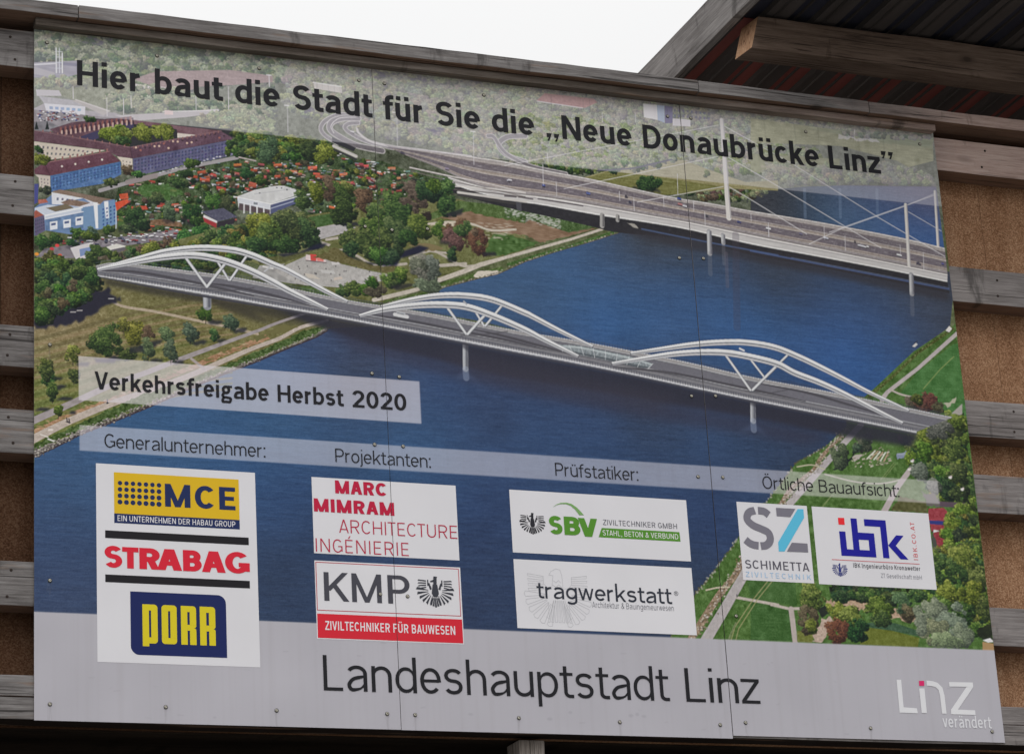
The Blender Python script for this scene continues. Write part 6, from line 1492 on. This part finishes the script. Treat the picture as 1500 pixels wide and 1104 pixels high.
def eagle(S, cx, cz, s):
    """heraldic eagle: head, body, three fans of feathers"""
    P = lambda *xy: [(cx + xy[i] * s, cz + xy[i + 1] * s) for i in range(0, len(xy), 2)]
    S.poly(P(-.07, .22, .07, .22, .11, -.05, .06, -.16, -.06, -.16, -.11, -.05)); S.poly(P(-.05, .2, .05, .2, .06, .38, -.04, .40)); S.poly(P(-.04, .36, -.15, .31, -.14, .28, -.03, .29)); S.poly(P(-.05, .39, .05, .37, .08, .45, -.03, .46))
    for sg in (-1, 1):
        S.poly(P(sg * .1, .08, sg * .16, .05, sg * .21, .24, sg * .17, .26)); S.poly(P(sg * .2, .35, sg * .235, .35, sg * .23, .16, sg * .19, .18))
        for i in range(4): S.poly(P(sg * .27, .33 - i * .062, sg * .5, .35 - i * .085, sg * .53, .315 - i * .085, sg * .27, .295 - i * .062))
        for i in range(6):
            a = R(8 - i * 17); r0, r1 = .15, .50 - .02 * i; da = R(4.6)
            c0 = (.06, .02)
            S.poly(P(sg * (c0[0] + r0 * math.cos(a + da * .6)), c0[1] + r0 * math.sin(a + da * .6), sg * (c0[0] + r1 * math.cos(a + da)), c0[1] + r1 * math.sin(a + da), sg * (c0[0] + (r1 + .03) * math.cos(a - da)), c0[1] + (r1 + .03) * math.sin(a - da), sg * (c0[0] + r0 * math.cos(a - da * .4)), c0[1] + r0 * math.sin(a - da * .4)))
    for i in range(-2, 3): S.poly(P(i * .035 - .014, -.18, i * .035 + .014, -.18, i * .075 + .03, -.46 + abs(i) * .03, i * .075 - .03, -.46 + abs(i) * .03))

# general contractors
f1 = field(.2565, .937, .243, 1.081, 'tall white field with a yellow, a red and a navy logo')
def zc(*xy): return Z_(0, 140, 675, 1500 / 245, *xy)
a, b_ = zc(163, 100, 1285, 168), zc(167, 468, 1290, 613)
X0, X1 = (a[0][0] + b_[0][0]) / 2, (a[1][0] + b_[1][0]) / 2
zt, zm, zb = a[0][1], b_[0][1], b_[1][1]
NAVY = (30, 42, 82)
yb_ = sub(f1, 'yellow_block', (200, 164, 32), lambda S: S.rect(X0, zm, X1, zt), 1)
nb = sub(f1, 'navy_strip', NAVY, lambda S: S.rect(X0, zb, X1, zm - .0004), 1)
def dots_(S):
    for i in range(7):
        for j in range(4):
            p0, p1 = zc(218 + i * 58.3, 197 + i * 3.4 + j * 56.7), zc(218 + i * 58.3 + 20, 197)
            r = abs(p1[0][0] - p0[0][0]); S.poly([(p0[0][0] + r * math.cos(t), p0[0][1] + r * math.sin(t)) for t in np.linspace(0, 6.283, 15)[:-1]])
sub(f1, 'dot_grid', NAVY, dots_)
def mce(S):
    z = zc(623, 408)[0][1]; cap = zc(623, 203)[0][1] - z
    S.text('MCE', zc(621, 300)[0][0], zc(1252, 340)[0][0], z, cap, .195, sb=.09, wd=1.0)
sub(f1, 'lettering', NAVY, mce)
sub(f1, 'lettering', (206, 204, 208), lambda S: S.text('EIN UNTERNEHMEN DER HABAU GROUP', zc(197, 530)[0][0], zc(1252, 570)[0][0], zc(197, 537)[0][1], .0245, .13, sb=.10))
for (u0, v0, u1, v1) in ((85, 620, 1374, 753), (86, 1015, 1384, 1130)):
    t, u = zc(u0, v0)[0], zc(u1, v1 if v0 < 700 else 1072 + 68)[0]
    lo = zc(u0, v0 + 69)[0][1]
    sub(f1, 'black_bar', (30, 28, 32), lambda S: S.rect(t[0], lo, u[0], t[1]), 1)
def strab(S):
    z = zc(290, 962)[0][1]; cap = zc(290, 772)[0][1] - z
    for ch, x0, x1 in (('S', 80, 238), ('T', 238, 385), ('R', 392, 575), ('A', 548, 775), ('B', 783, 950), ('A', 950, 1165), ('G', 1160, 1380)):
        S.text(ch, zc(x0, 880)[0][0], zc(x1, 880)[0][0], z, cap * (1.03 if ch in 'SG' else 1), .235 if ch not in 'SG' else .215, e=2.0)
sub(f1, 'lettering', (196, 36, 54), strab)
def zp(*xy): return Z_(0, 140, 840, 1500 / 245, *xy)
def porr_bg(S):
    x0, z1 = zp(312, 157)[0]; x1, z0 = zp(1180, 754)[0]; x0 = (x0 + zp(314, 650)[0][0]) / 2; r = .036
    P_ = [(x0, z1), (x1 - r, z1)] + [(x1 - r + r * math.cos(t), z1 - r + r * math.sin(t)) for t in np.linspace(1.57, 0, 9)] + [(x1, z0), (x0 + r, z0)] + [(x0 + r + r * math.cos(t), z0 + r + r * math.sin(t)) for t in np.linspace(-1.57, -3.14, 9)]
    S.poly(P_[::-1])
sub(f1, 'navy_block', (26, 36, 84), porr_bg, 1)
def porr(S):
    def frame(px0, px1):
        return zp(px0, 450)[0][0], zp(px1, 450)[0][0]
    zt = zp(420, 272)[0][1]; zl = zp(600, 628)[0][1]; hgt = zt - zl
    w = .0272
    def cap_(x0, x1, z0, z1, r, l_=True, r_=True):      # slab with rounded upper corners (lower ones when z1 < z0)
        sg = 1 if z1 > z0 else -1
        P_ = [(x0, z0), (x1, z0)]
        P_ += [(x1 - r + r * math.cos(t), z1 - sg * r + sg * r * math.sin(t)) for t in np.linspace(0, 1.571, 7)] if r_ else [(x1, z1)]
        P_ += [(x0 + r - r * math.sin(t), z1 - sg * r + sg * r * math.cos(t)) for t in np.linspace(0, 1.571, 7)] if l_ else [(x0, z1)]
        S.poly(P_)
    for ch, a, b_ in (('p', 420, 556), ('o', 592, 728), ('r', 765, 902), ('r', 935, 1074)):
        x0, x1 = frame(a, b_); t = hgt * .155; r = .014
        if ch == 'o':
            cap_(x0, x1, zt - t, zt, r); cap_(x0, x1, zl + t, zl, r); S.rect(x0, zl + t, x0 + w, zt - t); S.rect(x1 - w, zl + t, x1, zt - t)
        if ch == 'p':
            cap_(x0, x1, zt - t, zt, r, l_=False); cap_(x0 + w, x1, zl + t, zl, r, l_=False); S.rect(x0, zl - hgt * .075, x0 + w, zt - t); S.rect(x1 - w, zl + t, x1, zt - t)
        if ch == 'r':
            zm = zl + hgt * .43
            cap_(x0, x1, zt - t, zt, r, l_=False); S.rect(x0, zl, x0 + w, zt - t); S.rect(x1 - w, zm + t * .55, x1, zt - t)
            cap_(x0 + w, x1, zm + t * .55, zm - .0006, .011, l_=False); cap_(x0 + w, x1, zm - t * .42, zm - .0006, .009, l_=False); S.rect(x1 - w, zl, x1, zm - t * .42)
sub(f1, 'lettering', (200, 184, 36), porr)

# design team
f2 = field(1.186, 1.839, .7425, 1.078, 'white field with four lines of dark red capitals')
def zm_(*xy): return Z_(0, 455, 695, 1500 / 230, *xy)
RED = (172, 30, 60)
def row(S, t, x0, x1, y, cap, w, yy=None, **k):
    z = zm_(x0, y)[0][1]; S.text(t, zm_(x0, y)[0][0], zm_(x1, yy or y)[0][0], z, cap, w, **k)
sub(f2, 'lettering', RED, lambda S: (row(S, 'MARC', 235, 727, 178, .058, .225, 195, e=2.1), row(S, 'MIMRAM', 32, 800, 350, .058, .225, 390, sb=.06)))
sub(f2, 'lettering', (166, 38, 64), lambda S: (row(S, 'ARCHITECTURE', 272, 1402, 553, .0585, .085, 612, sb=.10, e=2.1), row(S, 'INGÉNIERIE', 50, 938, 733, .0585, .085, 775, sb=.13, e=2.1)))
f3 = field(1.186, 1.840, .373, .711, 'white field with grey capitals and eagle above a red strip')
def zk(*xy): return Z_(0, 455, 815, 1500 / 230, *xy)
a0, a1, a2 = zk(50, 48)[0], zk(1440, 575)[0], zk(65, 512)[0]
def frame3(S):
    x0, x1, z1, z0 = (a0[0] + a2[0]) / 2 - .002, a1[0] - .001, a0[1], a2[1]; t = .0030
    S.rect(x0, z0, x1, z0 + t); S.rect(x0, z1 - t, x1, z1); S.rect(x0, z0 + t, x0 + t, z1 - t); S.rect(x1 - t, z0 + t, x1, z1 - t)
sub(f3, 'frame_line', (168, 50, 62), frame3, 1)
c0, c1 = zk(66, 542)[0], zk(1452, 832)[0]
sub(f3, 'red_strip', (194, 38, 52), lambda S: S.rect(1.190, .3775, 1.836, c0[1]), 1)
def kmp(S):
    z = zk(135, 420)[0][1]; cap = zk(135, 146)[0][1] - z
    for ch, x0, x1 in (('K', 127, 362), ('M', 392, 676), ('P', 735, 945)): S.text(ch, zk(x0, 300)[0][0], zk(x1, 300)[0][0], z, cap, .135)
sub(f3, 'lettering', (66, 66, 74), kmp)
sub(f3, 'lettering', (210, 204, 208), lambda S: S.text('ZIVILTECHNIKER FÜR BAUWESEN', zk(140, 700)[0][0], zk(1382, 740)[0][0], zk(140, 698)[0][1], .0385, .155, sb=.10))
e0 = zk(1190, 335)[0]
sub(f3, 'eagle_emblem', (56, 58, 66), lambda S: eagle(S, e0[0], e0[1], .148))

# checking engineers
f4 = field(2.0885, 2.940, .791, 1.075, 'white field with green letters under a thin arc')
def zs(*xy): return Z_(0, 740, 712, 1500 / 280, *xy)
e0 = zs(214, 292)[0]
sub(f4, 'eagle_emblem', (40, 40, 46), lambda S: eagle(S, e0[0], e0[1], .106))
GREEN = (78, 130, 44)
def sbv(S):
    z = zs(465, 380)[0][1]; cap = zs(465, 236)[0][1] - z
    for ch, x0, x1 in (('S', 345, 448), ('B', 462, 588), ('V', 572, 724)): S.text(ch, zs(x0, 310)[0][0], zs(x1, 310)[0][0], z - (.003 if ch == 'V' else 0), cap, .225)
sub(f4, 'lettering', GREEN, sbv)
def arc4(S):
    T = zs(375, 162, 400, 143, 435, 130, 480, 128, 520, 138, 560, 165, 590, 195, 617, 226); I = zs(375, 163, 400, 148, 435, 139, 478, 140, 512, 152, 545, 180, 565, 205, 580, 226)
    for i in range(len(T) - 1): S.poly([I[i], I[i + 1], T[i + 1], T[i]])
sub(f4, 'arc', (112, 152, 92), arc4)
sub(f4, 'green_strip', GREEN, lambda S: S.poly(zs(733, 399, 1376, 434, 1367, 359, 757, 326)), 1)
sub(f4, 'lettering', (92, 92, 100), lambda S: S.text('ZIVILTECHNIKER GMBH', zs(768, 300)[0][0], zs(1348, 320)[0][0], zs(768, 302)[0][1], .0245, .115, sb=.11))
sub(f4, 'lettering', (206, 208, 204), lambda S: S.text('STAHL, BETON & VERBUND', zs(766, 380)[0][0], zs(1357, 400)[0][0], zs(766, 384)[0][1], .0245, .125, sb=.10))
f5 = field(2.089, 2.939, .4545, .761, 'white field with black lower-case lettering over a pale eagle')
def zt_(*xy): return Z_(0, 745, 815, 1500 / 280, *xy)
PALE = (170, 170, 174)
def pale_eagle(S):
    cx, cz = zt_(390, 300)[0]; s = .245; t = .0017
    P = lambda *xy: [(cx + xy[i] * s, cz + xy[i + 1] * s) for i in range(0, len(xy), 2)]
    L = lambda *xy, w=t: S.stroke(P(*xy), w)
    L(-.12, .42, -.02, .48, .06, .46, .09, .36, .1, .1); L(-.12, .42, -.16, .36, -.08, .35); L(-.08, .35, -.12, .1); L(-.08, .26, -.03, .22, .02, .27, .06, .22); L(-.1, .18, -.04, .14, .02, .19, .08, .14)
    for sg in (-1, 1):
        L(sg * .12, .12, sg * .2, .12, sg * .27, .2, sg * .27, .34)
        for i in range(4): L(sg * .27, .33 - i * .07, sg * .57, .37 - i * .09); L(sg * .27, .30 - i * .07, sg * .56, .325 - i * .09, w=.0012); L(sg * .57, .37 - i * .09, sg * .56, .325 - i * .09, w=.0012)
        for i in range(6):
            a = R(0 - i * 15); da = R(5); r0, r1 = .2, .58
            L(sg * (.05 + r0 * math.cos(a + da * .5)), r0 * math.sin(a + da * .5), sg * (.05 + r1 * math.cos(a + da)), r1 * math.sin(a + da), sg * (.05 + (r1 + .02) * math.cos(a)), (r1 + .02) * math.sin(a), sg * (.05 + r1 * math.cos(a - da)), r1 * math.sin(a - da), sg * (.05 + r0 * math.cos(a - da * .5)), r0 * math.sin(a - da * .5))
        L(sg * .2, -.15, sg * .2, -.45, sg * .25, -.4)
    for i in range(-3, 4): L(i * .03, -.1, i * .07 - .02, -.5, i * .07 + .02, -.5, i * .036 + .01, -.1)
sub(f5, 'eagle_emblem', PALE, pale_eagle, 1)
INKB = (44, 48, 58)
sub(f5, 'lettering', INKB, lambda S: S.text('tragwerkstatt', zt_(222, 300)[0][0], zt_(1280, 330)[0][0], zt_(270, 326)[0][1], .0800, .118, .665, sb=.06, wd=1.12))
def reg(S):
    x, z = zt_(1314, 288)[0]; r = .0095; S.stroke([(x + r * math.cos(t), z + r * math.sin(t)) for t in np.linspace(0, 6.283, 21)[:-1]], .0016, True); S.stroke([(x - .004, z - .0055), (x - .004, z + .005), (x + .002, z + .005), (x + .0035, z + .0025), (x + .002, z), (x - .004, z)], .0015); S.stroke([(x, z), (x + .004, z - .0055)], .0015)
sub(f5, 'registered_mark', INKB, reg)
sub(f5, 'lettering', (104, 104, 112), lambda S: S.text('Architektur & Bauingenieurwesen', zt_(657, 400)[0][0], zt_(1296, 415)[0][0], zt_(657, 398)[0][1], .0265, .085, sb=.10))

# site supervision
f6 = field(3.190, 3.546, .7175, 1.082, 'small white field with big grey letters and a light blue slash')
def zz6(*xy): return Z_(0, 1075, 730, 1062 / 125, *xy)
SG = (112, 110, 120); CY = (84, 172, 202)
def bigS(S):
    w = .0355
    up = zz6(430, 205, 380, 165, 330, 153, 297, 150); S.stroke(catm(up), w)
    S.stroke(catm(zz6(258, 148, 190, 170, 160, 225, 175, 280, 240, 335, 330, 375, 420, 420, 450, 490, 435, 550, 390, 585, 332, 590)), w)
    S.stroke(catm(zz6(305, 588, 240, 575, 190, 552, 142, 512)), w)
    S.poly(zz6(530, 220, 700, 232, 762, 128, 520, 115)); S.poly(zz6(655, 660, 922, 670, 912, 560, 718, 548))
sub(f6, 'lettering', SG, bigS)
sub(f6, 'slash', CY, lambda S: S.poly(zz6(555, 658, 628, 658, 870, 240, 862, 132, 790, 132, 548, 545)))
sub(f6, 'lettering', (84, 82, 92), lambda S: S.text('SCHIMETTA', zz6(140, 820)[0][0], zz6(935, 860)[0][0], zz6(140, 866)[0][1], .0395, .135, sb=.11))
sub(f6, 'lettering', (148, 178, 206), lambda S: S.text('ZIVILTECHNIK', zz6(145, 940)[0][0], zz6(958, 980)[0][0], zz6(145, 972)[0][1], .0240, .11, sb=.26))
f7 = field(3.5705, 4.179, .7155, 1.081, 'white field with dark blue block letters and a red dot')
def z7(*xy): return Z_(0, 1185, 738, 1500 / 195, *xy)
BLU = (26, 26, 136)
def ibk(S):
    g = {k: z7(*v)[0] for k, v in dict(i0=(342, 307), i1=(412, 310), ib=(375, 582), b0=(465, 162), b1=(533, 165), bt=(540, 320), br=(757, 603), bl=(500, 515), k0=(617, 172), k1=(853, 184)).items()}
    zb = z7(375, 582)[0][1]; t = z7(412, 310)[0][0] - z7(342, 307)[0][0]
    xi = z7(355, 445)[0][0]; xb = z7(482, 340)[0][0]; xr = z7(744, 470)[0][0]; tb = t * .98
    S.rect(xi - .002, zb, xi - .002 + t, z7(377, 309)[0][1]); S.rect(xi - .002 + t, zb, xr, zb + tb * 1.02)
    zbt = z7(640, 326)[0][1]
    S.rect(xb, zb + tb * 1.02, xb + t, z7(500, 163)[0][1]); S.rect(xb + t, zbt - tb * 1.08, xr, zbt); S.rect(xr - t, zb + tb * 1.02, xr, zbt - tb * 1.08)
    xk = z7(838, 610)[0][0]; zk1 = z7(850, 184)[0][1]; xk0 = z7(625, 240)[0][0]
    xk = z7(815, 420)[0][0] - .0; S.rect(xk, z7(838, 608)[0][1], xk + t, zk1 - tb * 1.05); S.rect(xk0 - .002, zk1 - tb * 1.05, xk + t, zk1)
    S.poly(z7(890, 466, 978, 352, 1062, 358, 975, 470)); S.poly(z7(890, 466, 975, 470, 1118, 626, 1030, 622))
sub(f7, 'lettering', BLU, ibk)
sub(f7, 'red_square', (214, 44, 50), lambda S: S.poly(z7(323, 154, 393, 157, 400, 235, 330, 231)))
l0, l1 = z7(255, 621)[0], z7(1243, 676)[0]
sub(f7, 'red_line', (190, 84, 92), lambda S: S.rect(l0[0], l0[1] - .0028, l1[0], l0[1]))
e0 = z7(346, 742)[0]
sub(f7, 'eagle_emblem', (48, 56, 120), lambda S: eagle(S, e0[0], e0[1], .068))
def slab(S, t, x0, x1, z, cap, w):
    S.text(t, x0, x1, z, cap, w, sb=.13)
sub(f7, 'lettering', (58, 58, 66), lambda S: slab(S, 'IBK Ingenieurbüro Kronawetter', z7(497, 700)[0][0], z7(1252, 740)[0][0], z7(497, 714)[0][1], .0212, .135))
sub(f7, 'lettering', (118, 118, 126), lambda S: slab(S, 'ZT Gesellschaft mbH', z7(808, 800)[0][0], z7(1268, 830)[0][0], z7(808, 829)[0][1], .0205, .10))
def updown(S):
    lo, hi = z7(1208, 630)[0], z7(1160, 205)[0]
    x = (z7(1222, 610)[0][0] + z7(1185, 225)[0][0]) / 2
    S.text('IBK.CO.AT', lo[1], hi[1], x, .0215, .13, sb=.2, wd=1.1, up=True)
sub(f7, 'lettering', (196, 92, 96), updown)
